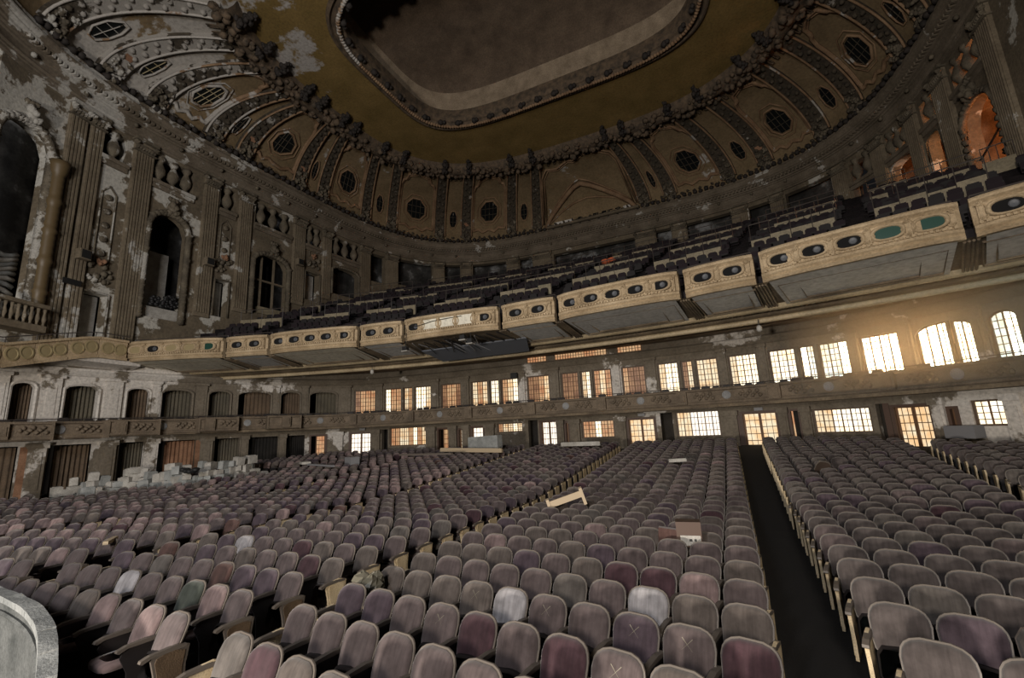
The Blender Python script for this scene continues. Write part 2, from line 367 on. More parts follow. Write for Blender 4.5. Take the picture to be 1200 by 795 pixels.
# piers, capitals and arch surrounds on the wall
prs = MB()
edges = [0]+[x for a, b, _ in ups for x in (a, b)]
for i in range(1, len(ups)):
    m_ = (ups[i-1][1]+ups[i][0])/2; wd = ups[i][0]-ups[i-1][1]
    if wd < .45: continue
    p = MB(); hw = min(.42, wd*.38)
    slab(p, LW, m_-hw, m_+hw, 4.0, 7.0, .2, .0, 1); slab(p, LW, m_-hw*1.25, m_+hw*1.25, 7.0, 7.18, .3, 0, 1)
    slab(p, LW, m_-hw*.5, m_+hw*.5, 4.9, 6.6, .24, .2, 1)
    p.obj('pier', 'lower_wall', wl)
for i in range(1, len(lowers)):
    m_ = (lowers[i-1][1]+lowers[i][0])/2; wd = lowers[i][0]-lowers[i-1][1]
    if wd < .55: continue
    p = MB(); hw = min(.38, wd*.4); slab(p, LW, m_-hw, m_+hw, 0, 3.4, .25, 0, 1); slab(p, LW, m_-hw*1.2, m_+hw*1.2, 3.1, 3.4, .36, 0, 1); slab(p, LW, m_-hw*.55, m_+hw*.55, .9, 2.9, .3, .2, 1)
    p.obj('pier', 'lower_wall', wg)
for a, b in ARCH:
    p = MB(); pts = [LW.pt(a, .06, 4.0), LW.pt(a, .06, 6.45)]+[LW.pt(a+(b-a)*i/10, .06, archz(a, b, 6.45, .28)(a+(b-a)*i/10)) for i in range(11)]+[LW.pt(b, .06, 6.45), LW.pt(b, .06, 4.0)]
    p.tube(pts, .09, 5); p.obj('arch_surround', 'lower_wall', wl)
mo = MB(); sweep(mo, LW, 0, LW.L, [(0, 7.2), (.12, 7.25), (.16, 7.4), (.3, 7.5), (.34, 7.62), (.1, 7.72), (0, 7.72)]); mo.obj('frieze_moulding', 'lower_wall', wl, True)
# curtains hanging in the arches and box fronts
def curtain(name, s0, s1, z0, z1, off, mat, par, folds=7):
    c = MB(); n = folds*4; P = []
    for i in range(n+1):
        t = s0+(s1-s0)*i/n; o = off+.08*sin(i*pi/2)+.02*sin(i*1.7)
        P += [LW.pt(t, o, z0), LW.pt(t, o, z1)]
    c.add(P, [(2*i, 2*i+2, 2*i+3, 2*i+1) for i in range(n)]); return c.obj(name, mat, par, True)
rc = random.Random(3)
for i, (a, b) in enumerate(ARCH):
    g = (b-a)*(.26 if i % 2 == 0 else .18)
    curtain('hanging_drape', a+g, b+.15, 3.9, 6.9, -.75, ['curtain_rust', 'curtain_brown', 'curtain_olive', 'curtain_brown', 'curtain_olive', 'curtain_olive', 'curtain_brown', 'curtain_brown', 'curtain_olive'][i], wl)
for i, (a, b) in enumerate(GA):
    g = (b-a)*.28
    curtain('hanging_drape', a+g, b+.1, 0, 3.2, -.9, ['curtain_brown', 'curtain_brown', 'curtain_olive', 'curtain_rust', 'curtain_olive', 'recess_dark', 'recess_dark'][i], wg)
    if i in (0, 2, 3): 
        p = MB(); slab(p, LW, b-.1, b+.55, 0, 3.2, .22, .1, 1); p.obj('lit_pilaster', 'curtain_rust' if i != 2 else 'lower_wall', wg)  # rust ones carry warm side light in their colour

# windows
wn = [0]
def casement(par, s0, s1, z0, z1, mat, top=None, lights=None, off=-.2, rows=6):
    n = lights or max(1, round((s1-s0)/.42))
    fr = MB(); d = .035
    zt = top or (lambda t: z1)
    for s in (s0, s1): slab(fr, LW, s-.05, s+.05, z0, zt(min(max(s, s0+.03), s1-.03)), off+.08, off-.05, 1)
    slab(fr, LW, s0, s1, z0-.02, z0+.08, off+.08, off-.05, 1); slab(fr, LW, s0, s1, lambda t: zt(t)-.08, lambda t: zt(t)+.02, off+.08, off-.05, 6 if top else 1)
    fr.obj('casement_frame', 'window_frame', par)
    gb = MB()
    for i in range(1, n): 
        t = s0+(s1-s0)*i/n; slab(gb, LW, t-.028, t+.028, z0, zt(t), off+.05, off-.03, 1)
    for j in range(1, rows):
        z = z0+(z1-z0)*j/rows; slab(gb, LW, s0, s1, z-.017, z+.017, off+.03, off-.02, 1)
    for i in range(n):
        t = s0+(s1-s0)*(i+.5)/n; slab(gb, LW, t-.013, t+.013, z0, zt(t), off+.03, off-.02, 1)
    gb.obj('glazing_bars', 'glazing_bar', par)
    for i in range(n):
        ta, tb = s0+(s1-s0)*i/n, s0+(s1-s0)*(i+1)/n
        pm = mat
        q = rc.random()
        alt = {'pane_amber': ['pane_rust', 'pane_cream', 'pane_amber'], 'pane_cream': ['pane_amber', 'pane_bright', 'pane_cream'], 'pane_bright': ['pane_bright', 'pane_cream', 'pane_bright'],
               'pane_rust': ['pane_rust', 'pane_amber', 'pane_rust'], 'pane_hot': ['pane_hot', 'pane_hot', 'pane_bright'], 'pane_blaze': ['pane_blaze', 'pane_blaze', 'pane_hot'], 'pane_white': ['pane_white', 'pane_cream', 'pane_white'], 'pane_dim': ['pane_dim']*3}[mat]
        pm = alt[int(q*3)]
        pn = MB(); slab(pn, LW, ta+.02, tb-.02, z0+.05, lambda t: zt(t)-.04, off, off-.012, 3 if top else 1); pn.obj('pane', pm, par)
def window(s0, s1, k, mats, z0, z1, top=None, rows=6, lights=None):
    wn[0] += 1; c = LW.pt((s0+s1)/2, -.2, z0)
    par = struct(empty('window_%d' % wn[0], (0, 0, 0)))
    if k == 3:
        a = s0+(s1-s0)*.36; b = s0+(s1-s0)*.40; c_ = s0+(s1-s0)*.60; d = s0+(s1-s0)*.64
        segs = [(s0, a), (b, c_), (d, s1)]
        for x, y in ((a, b), (c_, d)): 
            mu = MB(); slab(mu, LW, x, y, z0, z1, .04, -.3, 1); mu.obj('mullion', 'lower_wall', par)
    elif k == 2: m_ = s0+(s1-s0)*.62; segs = [(s0, m_-.05), (m_+.05, s1)]
    else: segs = [(s0, s1)]
    for (a, b), mt in zip(segs, mats): casement(par, a+.05, b-.05, z0, z1, mt, top, lights, rows=rows)
for a, b, k, mats in UW:
    window(a, b, k, mats, WZ0, WZ1, archz(a, b, 6.4, .42) if a > 64 else None)
for a, b, z0, z1, kd in LO:
    if kd.startswith('win'): window(a, b, 1, ['pane_white' if kd == 'win_white' else 'pane_cream'], z0, z1, None, 4)
# small transom windows high in the centre
for a, b in ((42.2, 43.7), (44.4, 48.2), (49.0, 50.6)):
    par = wl; t_ = MB(); slab(t_, LW, a, b, 7.78, 8.12, .06, .03, 2); t_.obj('transom_pane', 'pane_amber', par)
    t2 = MB(); n = int((b-a)/.2)
    for i in range(n+1): t = a+(b-a)*i/n; slab(t2, LW, t-.02, t+.02, 7.76, 8.14, .09, .05, 1)
    slab(t2, LW, a, b, 7.94, 7.97, .09, .05, 2); t2.obj('transom_bars', 'glazing_bar', par)
# doors
dn = [0]
for a, b, z0, z1, kd in LO:
    if kd.startswith('win') or kd == 'void': continue
    dn[0] += 1; par = struct(empty('door_%d' % dn[0], (0, 0, 0)))
    f_ = MB()
    for s in (a, b): slab(f_, LW, s-.07, s+.07, z0, z1, .06, -.4, 1)
    slab(f_, LW, a, b, z1-.12, z1, .06, -.4, 1); f_.obj('door_frame', 'door_brown', par)
    if kd == 'slit_dark':
        q = MB(); slab(q, LW, a, b, z0, z1, -.3, -.35, 1); q.obj('door_leaf', 'recess_dark', par)
        q = MB(); slab(q, LW, a+.04, a+.14, z0, z1, -.25, -.28, 1); q.obj('pane', 'pane_amber', par); continue
    mt = {'door_rust': 'pane_amber', 'door_bright': 'pane_white', 'door_amber': 'pane_cream', 'slit': 'pane_bright'}[kd]
    k = 2 if b-a > 1.3 else 1
    for i in range(k):
        x0 = a+.08+(b-a-.16)*i/k; x1 = a+.08+(b-a-.16)*(i+1)/k
        if kd == 'door_rust': x0 = x0+(x1-x0)*.35
        q = MB(); slab(q, LW, x0+.03, x1-.03, z0+.1, z1-.15, -.24, -.26, 1); q.obj('pane', mt, par)
        g = MB()
        for s in (x0+.03, x1-.03): slab(g, LW, s-.04, s+.04, z0, z1-.1, -.18, -.27, 1)
        for j in range(1, 3): t = x0+(x1-x0)*j/3; slab(g, LW, t-.012, t+.012, z0, z1-.1, -.2, -.23, 1)
        for j in range(0, 6): z = z0+.1+(z1-z0-.25)*j/5; slab(g, LW, x0, x1, z-.02, z+.02, -.2, -.23, 1)
        g.obj('door_leaf', 'glazing_bar', par)
    if kd == 'door_amber':
        t_ = MB(); slab(t_, LW, a-.35, a-.1, z0, z1+.1, .05, .02, 1); t_.obj('open_leaf', 'door_brown', par)
# exit sign boxes above two aisle doors
for s, z in ((50.2, 3.45), (57.1, 3.4), (27.6, 3.5)):
    m = MB(); m.box((0, 0, 0), (.45, .12, .18)); o = m.obj('exit_sign_box', 'lamp_grey', None, loc=LW.pt(s, .2, z)); o.rotation_euler[2] = LW.rz(s)
    tag(o, {50.2: 'small grey lamp box above the ground-floor door right of centre', 57.1: 'small grey lamp box above the door at the end of the dark aisle', 27.6: 'small grey lamp box over the bright door at left'}[s], 'lamp box')

# ------------------------------------------------------------------ mezzanine (boxes) parapet
MZ = Curve([LW.pt(t, 1.5)[:2] for t in np.linspace(0, LW.L, 300)])
def mzt(s): return s*MZ.L/LW.L
mz = MB()
def mzoff(t):  # projecting box fronts on the left side wall
    for a, b in ((0, 4.2), (5.6, 8.0), (10.6, 13.4), (15.8, 18.3), (20.4, 22.8)):
        if mzt(a) < t < mzt(b): return .5
    return 0
cuts = sorted([0, MZ.L]+[mzt(x) for a, b in ((0, 4.2), (5.6, 8.0), (10.6, 13.4), (15.8, 18.3), (20.4, 22.8)) for x in (a, b) if x > 0])
mzo = struct(empty('mezzanine', (0, 0, 0)))
def rz_top(t): return 4.75-.35*max(0, min(1, (mzt(20)-t)/mzt(16)))
for a, b in zip(cuts[:-1], cuts[1:]):
    o = mzoff((a+b)/2); n = max(1, int((b-a)/5)); 
    for i in range(n):
        x, y = a+(b-a)*i/n, a+(b-a)*(i+1)/n
        p = MB(); sweep(p, MZ, x, y, [(o+q, rz_top((a+b)/2)-d) for q, d in ((-.15, 0), (.05, 0), (.1, .06), (.1, .12), (0, .18), (0, .74), (.06, .8), (.1, .9), (.02, .98), (-.25, 1.0), (-.15, .9))], closed=True)
        p.obj('parapet_section', 'mezzanine_front', mzo, False)
    e = MB(); slab(e, MZ, a-.06, a+.06, rz_top(a+.01)-1.0, rz_top(a+.01), .6, -.2, 1); e.obj('pedestal', 'mezzanine_front', mzo)
ms = MB(); slab(ms, MZ, 0, MZ.L, 3.62, 3.78, .05, -1.6, 60); ms.obj('mezzanine_slab', 'soffit_brown', mzo)
# relief panels, brackets and medallions
for i in range(int(MZ.L/1.25)):
    t = .6+i*1.25; o = mzoff(t); zc = rz_top(t)-.45
    p = MB()
    if i % 4 == 2:
        P_, T_, N_ = MZ.fr(t); 
        p.lathe([(.24, 0), (.24, .03), (.19, .05), (.17, .03), (.0, .035)], MZ.pt(t, o+.01, zc), 14, (Vector((T_[0], T_[1], 0)), Vector((0, 0, 1)), Vector((N_[0], N_[1], 0))))
        p.obj('medallion', 'medallion_grey', mzo)
    elif i % 4 == 0:
        slab(p, MZ, t-.3, t+.3, zc-.42, zc+.36, o+.26, o, 1); slab(p, MZ, t-.2, t+.2, zc-.25, zc+.2, o+.32, o+.2, 1); p.obj('bracket_block', 'mezzanine_front', mzo)
    else:
        for j in range(9): p.lump(MZ.pt(t-.5+.125*j, o+.04, zc+.14*sin(j*2.1)), .11, i*7+j, 1, 6)
        p.obj('foliage_relief', 'mezzanine_front', mzo, True)
# seats on the mezzanine
mss = MB()
for i in range(int(MZ.L/.58)):
    t = .3+i*.58
    if rc.random() < .12: continue
    P_, T_, N_ = MZ.fr(t); zt = rz_top(t)+.02+rc.uniform(-.05, .12); rz = atan2(T_[1], T_[0])
    mss.box(MZ.pt(t, -.55, zt-.35), (.48, .10, .75), rz); mss.box(MZ.pt(t, -.35, zt-.55), (.46, .42, .1), rz)
    mss.box(MZ.pt(t, -.55, zt+.05), (.36, .09, .08), rz)
o = mss.obj('mezzanine_seats', 'seat_iron'); tag(o, 'single file of dark seats behind the mezzanine parapet', 'seats', kind='stuff')
# loose long boards laid on mezzanine at left: rail tube
p = MB(); crv_tube(p, MZ, 0, MZ.L, -.05, lambda t: rz_top(t)+.12, .025, 5, .8); p.obj('rail', 'rail_metal', mzo)

# ------------------------------------------------------------------ balcony
bal = struct(empty('balcony', (0, 0, 0)))
BAYS = []
def mk(a, b, k): BAYS.append((a, b, k))
mk(-.027, .032, 2)
x = .032
for wd, k in ((.112, 5), (.055, 2), (.112, 5), (.055, 2), (.112, 5)): mk(x, x+wd, k); x += wd
x = -.027
for wd, k in ((.112, 0), (.055, 2), (.112, 5), (.055, 2), (.118, 5)): mk(x-wd, x, k); x -= wd
AL, AR = min(b[0] for b in BAYS), .5
ov = 0
for bi, (a0, a1, k) in enumerate(BAYS):
    am = (a0+a1)/2; g = .0022; dr = .55 if k != 2 else .3
    def rr(a, q=0.0): 
        u_ = (a-am)/((a1-a0)/2); return BR-dr*(1-abs(u_)**3.2)**.6 - q if abs(u_) < 1 else BR-q
    n = 22; prof = [(-.25, 9.5), (.10, 9.5), (.14, 9.44), (.14, 9.36), (.05, 9.3), (0, 9.26), (0, 8.66), (.04, 8.6), (.1, 8.56), (.12, 8.46), (.02, 8.38), (.08, 8.3), (0, 8.22), (-.25, 8.22)]
    P = []
    for i in range(n+1):
        a = a0+g+(a1-a0-2*g)*i/n
        P += [apt(rr(a, o_), a, z) for o_, z in prof]
    m_ = len(prof); p = MB()
    p.add(P, [(i*m_+j, i*m_+(j+1) % m_, (i+1)*m_+(j+1) % m_, (i+1)*m_+j) for i in range(n) for j in range(m_)]+[tuple(range(m_)), tuple(n*m_+j for j in range(m_-1, -1, -1))])
    bay = p.obj('parapet_bay', 'parapet_gold', bal)
    # dentils
    d = MB(); nd = int((a1-a0)*BR/.16)
    for i in range(nd):
        a = a0+.004+(a1-a0-.008)*(i+.5)/nd; d.box(apt(rr(a, .08), a, 8.62), (.085, .09, .08), -a)
    stuff(d.obj('dentils', 'parapet_gold', bay))
    # scrolled pilasters between the ovals
    nn = k if k else 5
    for i in range(nn+1):
        a = a0+.006+(a1-a0-.012)*i/nn
        q = MB(); q.box(apt(rr(a, .04), a, 8.95), (.16, .12, .60), -a); q.box(apt(rr(a, .1), a, 8.95), (.07, .06, .42), -a); q.cluster(apt(rr(a, .12), a, 9.2), .12, i, 5); q.cluster(apt(rr(a, .1), a, 8.74), .10, i+9, 5)
        if i < nn:
            for f_ in (.07, .93):
                a_ = a+(a1-a0-.012)/nn*f_; q.tube([apt(rr(a_+.0018*sin(t*pi/6)*(1 if f_ < .5 else -1), .06), a_+.0018*sin(t*pi/6)*(1 if f_ < .5 else -1), 8.72+.46*t/6) for t in range(7)], .035, 4)
        q.obj('scroll_strip', 'parapet_gold', bay)
    def oval(i, nn, mat, lampy=True):
        a = a0+.006+(a1-a0-.012)*(i+.5)/nn
        X = Vector((cos(a), -sin(a), 0)); Y = Vector((0, 0, 1)); Z = Vector((-sin(a), -cos(a), 0))
        # local slope of the bay is ignored: ovals face the stage
        wx = .36; hz = .2; c = Vector(apt(rr(a, .0), a, 8.95)); q = MB()
        def ring(r, z): return [c+X*wx*r*np.sign(cos(t))*abs(cos(t))**.8+Y*hz*r*np.sign(sin(t))*abs(sin(t))**.8+Z*z for t in [2*pi*j/20 for j in range(20)]]
        R_ = [ring(1.38, .0), ring(1.36, .10), ring(1.2, .13), ring(1.08, .12), ring(1.0, .03)]
        P = [v for r_ in R_ for v in r_]
        q.add(P, [(i_*20+j, i_*20+(j+1) % 20, (i_+1)*20+(j+1) % 20, (i_+1)*20+j) for i_ in range(4) for j in range(20)])
        of = q.obj('oval_frame', 'parapet_gold', bay, True)
        q = MB(); q.add(ring(1.0, .035), [tuple(range(20))]); q.obj('oval_opening', mat, of)
        if lampy:
            q = MB(); cc = c+X*.12+Z*.04; q.lathe([(.12, 0), (.13, .04), (.1, .06), (0, .05)], cc, 10, (X, Y, Z)); q.obj('lamp_disc', 'lamp_lens', of)
    if k:
        for i in range(k):
            mt = 'oval_black'; lp = True
            if bi == 3 and i >= 3: mt, lp = 'oval_green', False
            if bi == 10 and i in (0, 2, 3): mt, lp = 'oval_cream', False
            if bi == 10 and i == 4: mt, lp = 'oval_green', False
            oval(i, k, mt, lp)
    else:
        oval(0, 5, 'oval_black'); oval(4, 5, 'oval_black')
        q = MB()
        for i in range(1, 4):
            for j in range(2):
                a = a0+.006+(a1-a0-.012)*(i+.04+.48*j)/5; b = a+(a1-a0)*.085
                q.add([apt(rr(a, .06), a, 8.7), apt(rr(b, .06), b, 8.7), apt(rr(b, .06), b, 9.24), apt(rr(a, .06), a, 9.24)], [(0, 1, 2, 3)])
        q.obj('patched_panel', 'soffit_cream', bay)
    # underside panel of the bay
    if k:
        q = MB(); P = []
        for i in range(9):
            a = a0+.006+(a1-a0-.012)*i/8; P += [apt(rr(a, -.1), a, 8.2), apt(58.3, am+(a-am)*.93, 7.92)]
        q.add(P, [(2*i, 2*i+1, 2*i+3, 2*i+2) for i in range(8)])
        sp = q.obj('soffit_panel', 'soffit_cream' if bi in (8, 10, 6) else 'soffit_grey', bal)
        q = MB()
        for f_ in (.82, .6):
            L_ = [Vector(apt(55.2+1.4*(1-f_), am+(a1-a0)/2*f_*s_, 8.17)) for s_ in (-1, 1)]+[Vector(apt(58.1-.6*(1-f_)*2, am+(a1-a0)/2*f_*.95*s_, 7.9+.1*(1-f_))) for s_ in (1, -1)]
            q.tube(L_, .045, 4, True)
        q.obj('coffer_moulding', 'soffit_brown', sp)
    if k:
        q = MB()
        for j in range(4): q.tube([apt(55.1, a0+.002*(j-1.5), 8.2), apt(58.2, a0+.002*(j-1.5), 7.9)], .05, 4)
        q.obj('soffit_fin', 'soffit_brown', bal)
# soffit behind: beam, frieze and inner ceiling under the balcony
SW = arc(55, AL-.02, AR)
def prof_sweep(name, prof, mat, smooth=False, closed=False, par=bal, a0=AL-.02, a1=AR):
    n = 80; P = []; p = MB(); m_ = len(prof)
    for i in range(n+1):
        a = a0+(a1-a0)*i/n; P += [apt(r, a, z) for r, z in prof]
    mm = m_ if closed else m_-1
    p.add(P, [(i*m_+j, i*m_+(j+1) % m_, (i+1)*m_+(j+1) % m_, (i+1)*m_+j) for i in range(n) for j in range(mm)])
    return p.obj(name, mat, par, smooth)
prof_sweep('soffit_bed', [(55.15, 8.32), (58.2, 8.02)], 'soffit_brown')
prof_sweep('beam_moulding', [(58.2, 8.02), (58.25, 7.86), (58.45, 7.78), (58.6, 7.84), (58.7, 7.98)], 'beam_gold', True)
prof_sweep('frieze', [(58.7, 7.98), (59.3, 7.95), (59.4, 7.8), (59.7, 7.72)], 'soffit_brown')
prof_sweep('pipe_moulding', [(59.7+.14*cos(t), 7.62+.14*sin(t)) for t in np.linspace(0, 2*pi, 9)[:-1]], 'beam_gold', True, True)
fo = MB()
for i in range(420):
    a = AL+(AR-AL)*i/420; fo.lump(apt(59.0, a, 7.95), .13, i, .8, 5)
stuff(fo.obj('frieze_foliage', 'soffit_brown', bal, True))
mottled('under_ceiling', [(.3, (.16, .12, .085)), (.7, (.30, .23, .165))], .5, .8, .6, peel=(.67, (.5, .46, .4), .35, None))
prof_sweep('under_ceiling', [(59.7, 7.72), (60.1, 8.1), (61.5, 8.2), (61.6, 8.05), (63.2, 8.2), (63.3, 8.05), (68, 8.3), (78, 8.3)], 'under_ceiling', a0=-.62, a1=.62)
# hanging torn plaster near the right
tp = MB(); P = []; rq = random.Random(5)
for i in range(26):
    a = .16+.012*i; P += [apt(60.0, a, 8.0+rq.uniform(-.25, .05)), apt(61.0, a, 8.0+rq.uniform(-.35, -.05)), apt(62.4, a, 8.1+rq.uniform(-.1, .05))]
tp.add(P, [(3*i+j, 3*i+3+j, 3*i+4+j, 3*i+1+j) for i in range(25) for j in range(2)]); tp.obj('sagging_plaster', 'under_ceiling', bal)
# stepped seating
def bz(r): 
    if r < 60: return 8.7+.60*(r-55.6)
    return 11.35+.46*(r-60)
rows = []
r = 55.7
while r < 82.5: rows.append(r); r += .95
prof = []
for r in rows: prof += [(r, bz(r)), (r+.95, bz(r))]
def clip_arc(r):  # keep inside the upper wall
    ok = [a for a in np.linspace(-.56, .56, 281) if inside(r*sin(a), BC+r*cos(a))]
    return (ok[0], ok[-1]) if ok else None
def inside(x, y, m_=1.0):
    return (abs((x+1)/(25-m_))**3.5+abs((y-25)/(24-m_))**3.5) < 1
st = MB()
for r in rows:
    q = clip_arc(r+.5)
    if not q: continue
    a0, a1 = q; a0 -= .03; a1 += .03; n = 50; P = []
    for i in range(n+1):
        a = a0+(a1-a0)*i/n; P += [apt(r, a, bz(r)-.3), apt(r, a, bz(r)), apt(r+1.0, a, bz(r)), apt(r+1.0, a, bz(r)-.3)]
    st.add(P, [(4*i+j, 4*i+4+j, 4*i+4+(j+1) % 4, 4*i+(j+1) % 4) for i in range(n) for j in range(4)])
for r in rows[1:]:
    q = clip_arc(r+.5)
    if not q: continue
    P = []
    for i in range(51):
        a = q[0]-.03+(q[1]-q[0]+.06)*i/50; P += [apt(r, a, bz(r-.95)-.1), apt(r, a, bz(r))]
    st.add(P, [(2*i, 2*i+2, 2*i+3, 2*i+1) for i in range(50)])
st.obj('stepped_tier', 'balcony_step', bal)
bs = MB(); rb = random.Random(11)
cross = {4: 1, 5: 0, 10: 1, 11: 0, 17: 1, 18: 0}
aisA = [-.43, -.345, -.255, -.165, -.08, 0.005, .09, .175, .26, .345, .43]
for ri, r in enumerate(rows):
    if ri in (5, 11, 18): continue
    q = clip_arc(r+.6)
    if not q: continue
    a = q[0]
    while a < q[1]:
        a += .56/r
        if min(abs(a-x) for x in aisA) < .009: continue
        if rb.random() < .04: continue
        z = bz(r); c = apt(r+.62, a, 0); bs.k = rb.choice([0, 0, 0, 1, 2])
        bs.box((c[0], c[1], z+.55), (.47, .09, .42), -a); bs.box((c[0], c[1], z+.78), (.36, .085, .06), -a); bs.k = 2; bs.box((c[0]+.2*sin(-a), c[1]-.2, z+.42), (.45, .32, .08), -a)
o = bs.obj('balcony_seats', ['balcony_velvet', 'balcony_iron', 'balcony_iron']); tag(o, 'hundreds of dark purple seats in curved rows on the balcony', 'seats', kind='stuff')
# cream risers with rails at the cross-aisles
for ri in (4, 10, 17):
    r = rows[ri]+.95; q = clip_arc(r)
    bounds = [q[0]]+[x for x in aisA if q[0] < x < q[1]]+[q[1]]
    for a0, a1 in zip(bounds[:-1], bounds[1:]):
        n = max(2, int((a1-a0)*r/1.1)); z = bz(r+.01); w1 = (a1-a0)
        for i in range(n):
            if rb.random() < .07: continue
            x0 = a0+.012+(w1-.024)*i/n; x1 = a0+.012+(w1-.024)*(i+1)/n-.0006
            p = MB(); hgt = .62 if rb.random() > .2 else .5
            P = [apt(r-.05, x0, z-.1), apt(r-.05, x1, z-.1), apt(r-.05, x1, z+hgt), apt(r-.05, x0, z+hgt), apt(r+.06, x0, z-.1), apt(r+.06, x1, z-.1), apt(r+.06, x1, z+hgt), apt(r+.06, x0, z+hgt)]
            p.add(P, [(0, 1, 2, 3), (3, 2, 6, 7), (0, 3, 7, 4), (1, 5, 6, 2), (4, 7, 6, 5)]); p.obj('cream_panel', 'cream_riser', bal)
        rl = MB(); pts = [apt(r, a0+.012+(w1-.024)*i/8, z+1.4) for i in range(9)]; rl.tube(pts, .03, 5)
        for i in range(0, 9, 2): p_ = pts[i]; rl.tube([(p_[0], p_[1], z), p_], .022, 4)
        rl.obj('handrail', 'rail_metal', bal)
# rail on top of the parapet
for a0, a1, k in BAYS:
    rl = MB(); pts = [apt(55.35, a0+.004+(a1-a0-.008)*i/6, 9.78) for i in range(7)]; rl.tube(pts, .028, 5)
    for p_ in pts[::3]: rl.tube([(p_[0], p_[1], 9.45), p_], .022, 4)
    rl.obj('handrail', 'rail_metal', bal)

# ------------------------------------------------------------------ upper walls
def ztop_wall(t): return 24.0
def opening_wall(name, cv, s0, s1, z0, z1, ops, mat, th=.7):
    m_ = MB(); cur = s0
    for a, b, levels in ops:
        slab(m_, cv, cur, a, z0, z1, 0, -th)
        low = z0; n = None
        for ya, yb, rise in levels:
            if callable(low) or ya > low: slab(m_, cv, a, b, low, ya, 0, -th, n)
            low, n = (archz(a, b, yb, rise), 10) if rise else (yb, None)
        slab(m_, cv, a, b, low, z1, 0, -th, n); cur = b
    slab(m_, cv, cur, s1, z0, z1, 0, -th)
    return struct(m_.obj(name, mat))
AT = (21.5, 23.5, 0)
opsL = [(.2, 3.2, [(10.0, 19.6, 1.3)]), (5.75, 7.2, [(9.6, 12.4, .0), AT]), (8.95, 11.7, [(11.6, 18.2, 1.2), AT]), (13.85, 15.05, [(12.6, 15.6, .0), AT]), (16.9, 20.4, [(13.6, 18.2, .9), AT]),
        (22.15, 23.9, [(16.0, 18.8, 0), AT])]
opsB = [(25.3, 28.8, [(17.4, 19.9, .5), (21.5, 23.5, 0)]), (30.4, 32.3, [(20, 23.3, 0)]), (34.0, 38.3, [(20.3, 23.5, 0)]), (39.9, 41.8, [(21.4, 23.5, 0)]), (43.4, 47.7, [(21.6, 23.5, 0)]), (49.4, 51.1, [(22, 23.6, 0)]),
        (53.8, 63.4, [(21.9, 23.3, 0)]), (65.7, 67.3, [(22, 23.5, 0)]), (68.9, 73.2, [(21.6, 23.5, 0)]), (74.8, 76.7, [(21.5, 23.4, 0)]), (78.1, 82.0, [(20.4, 23.4, 0)])]
opsR = [(83.6, 85.6, [(20.0, 23.2, 0)]), (87.0, 89.2, [(17.8, 20.6, .4), (21.5, 23.2, 0)]), (90.7, 92.2, [(17.2, 20.4, .3), (21.5, 23.2, 0)]), (94.2, 97.4, [(15.8, 19.0, 1.2), (21.5, 23.2, 0)])]
wL = opening_wall('wall_left', CO, 0, 24.5, 7.7, 24.2, opsL, 'wall_tan')
wB = opening_wall('wall_back', CO, 24.5, 83.0, 8.3, 24.2, opsB, 'wall_tan')
wR = opening_wall('wall_right', CO, 83.0, 106, 8.3, 24.2, opsR, 'wall_tan')
b_ = MB(); slab(b_, CO, 0, 24.5, 7.7, 24.3, -3, -3.2); slab(b_, CO, 0, 85, 24.2, 24.4, -.6, -3.2); struct(b_.obj('wall_left_passage', 'recess_debris'))
b_ = MB(); slab(b_, CO, 24.5, 83, 8, 24.3, -1.8, -2.0); struct(b_.obj('wall_back_passage', 'recess_debris'))
b_ = MB(); slab(b_, CO, 83, 106, 8, 24.3, -6.5, -6.7); slab(b_, CO, 83, 106, 24.2, 24.4, -.6, -6.7); slab(b_, CO, 83, 106, 13, 13.2, -.6, -6.7); struct(b_.obj('wall_right_passage', 'recess_rust'))
def wpar(s): return wL if s < 24.5 else (wB if s < 83 else wR)
# fluted pilasters
def pilaster(s0, s1, z0, z1=23.9, cap=True):
    m_ = MB(); n = max(3, int((s1-s0)/.17)); wd = (s1-s0)
    slab(m_, CO, s0, s1, z0, z1, .2, 0, 1)
    for i in range(n):
        a = s0+wd*(i+.18)/n; b = s0+wd*(i+.72)/n; slab(m_, CO, a, b, z0+.3, z1-1.0, .28, .18, 1)
    o = m_.obj('pilaster', 'pilaster_tan', wpar(s0))
    if cap:
        c = MB(); slab(c, CO, s0-.08, s1+.08, z1-.95, z1-.85, .34, 0, 1); slab(c, CO, s0-.14, s1+.14, z1-.2, z1, .45, 0, 1)
        for i in range(n): c.lump(CO.pt(s0+wd*(i+.5)/n, .3, z1-.62), .15, i, 1.2, 6)
        for x in (s0, s1): c.lump(CO.pt(x, .35, z1-.4), .2, int(x*10), .9, 6)
        c.obj('capital', 'ornament', o)
PIL = [(3.75, 4.7, 8.6), (4.9, 5.7, 8.6), (7.55, 8.8, 9.3), (12.5, 13.6, 12.3), (15.4, 16.5, 13.3), (20.7, 21.95, 15.2), (24.1, 25.1, 16.5), (28.9, 30.2, 18), (32.4, 33.9, 19.4), (38.4, 39.8, 21), (41.95, 43.2, 21.4),
       (47.8, 49.3, 22), (51.2, 53.5, 22), (63.5, 65.6, 22), (67.4, 68.8, 21.8), (73.3, 74.7, 21.4), (76.8, 77.9, 21), (82.15, 83.4, 19.8), (85.75, 86.9, 18), (89.3, 90.4, 17), (92.5, 93.9, 16), (97.5, 98.7, 14)]
for a, b, z in PIL: pilaster(a, b, z)
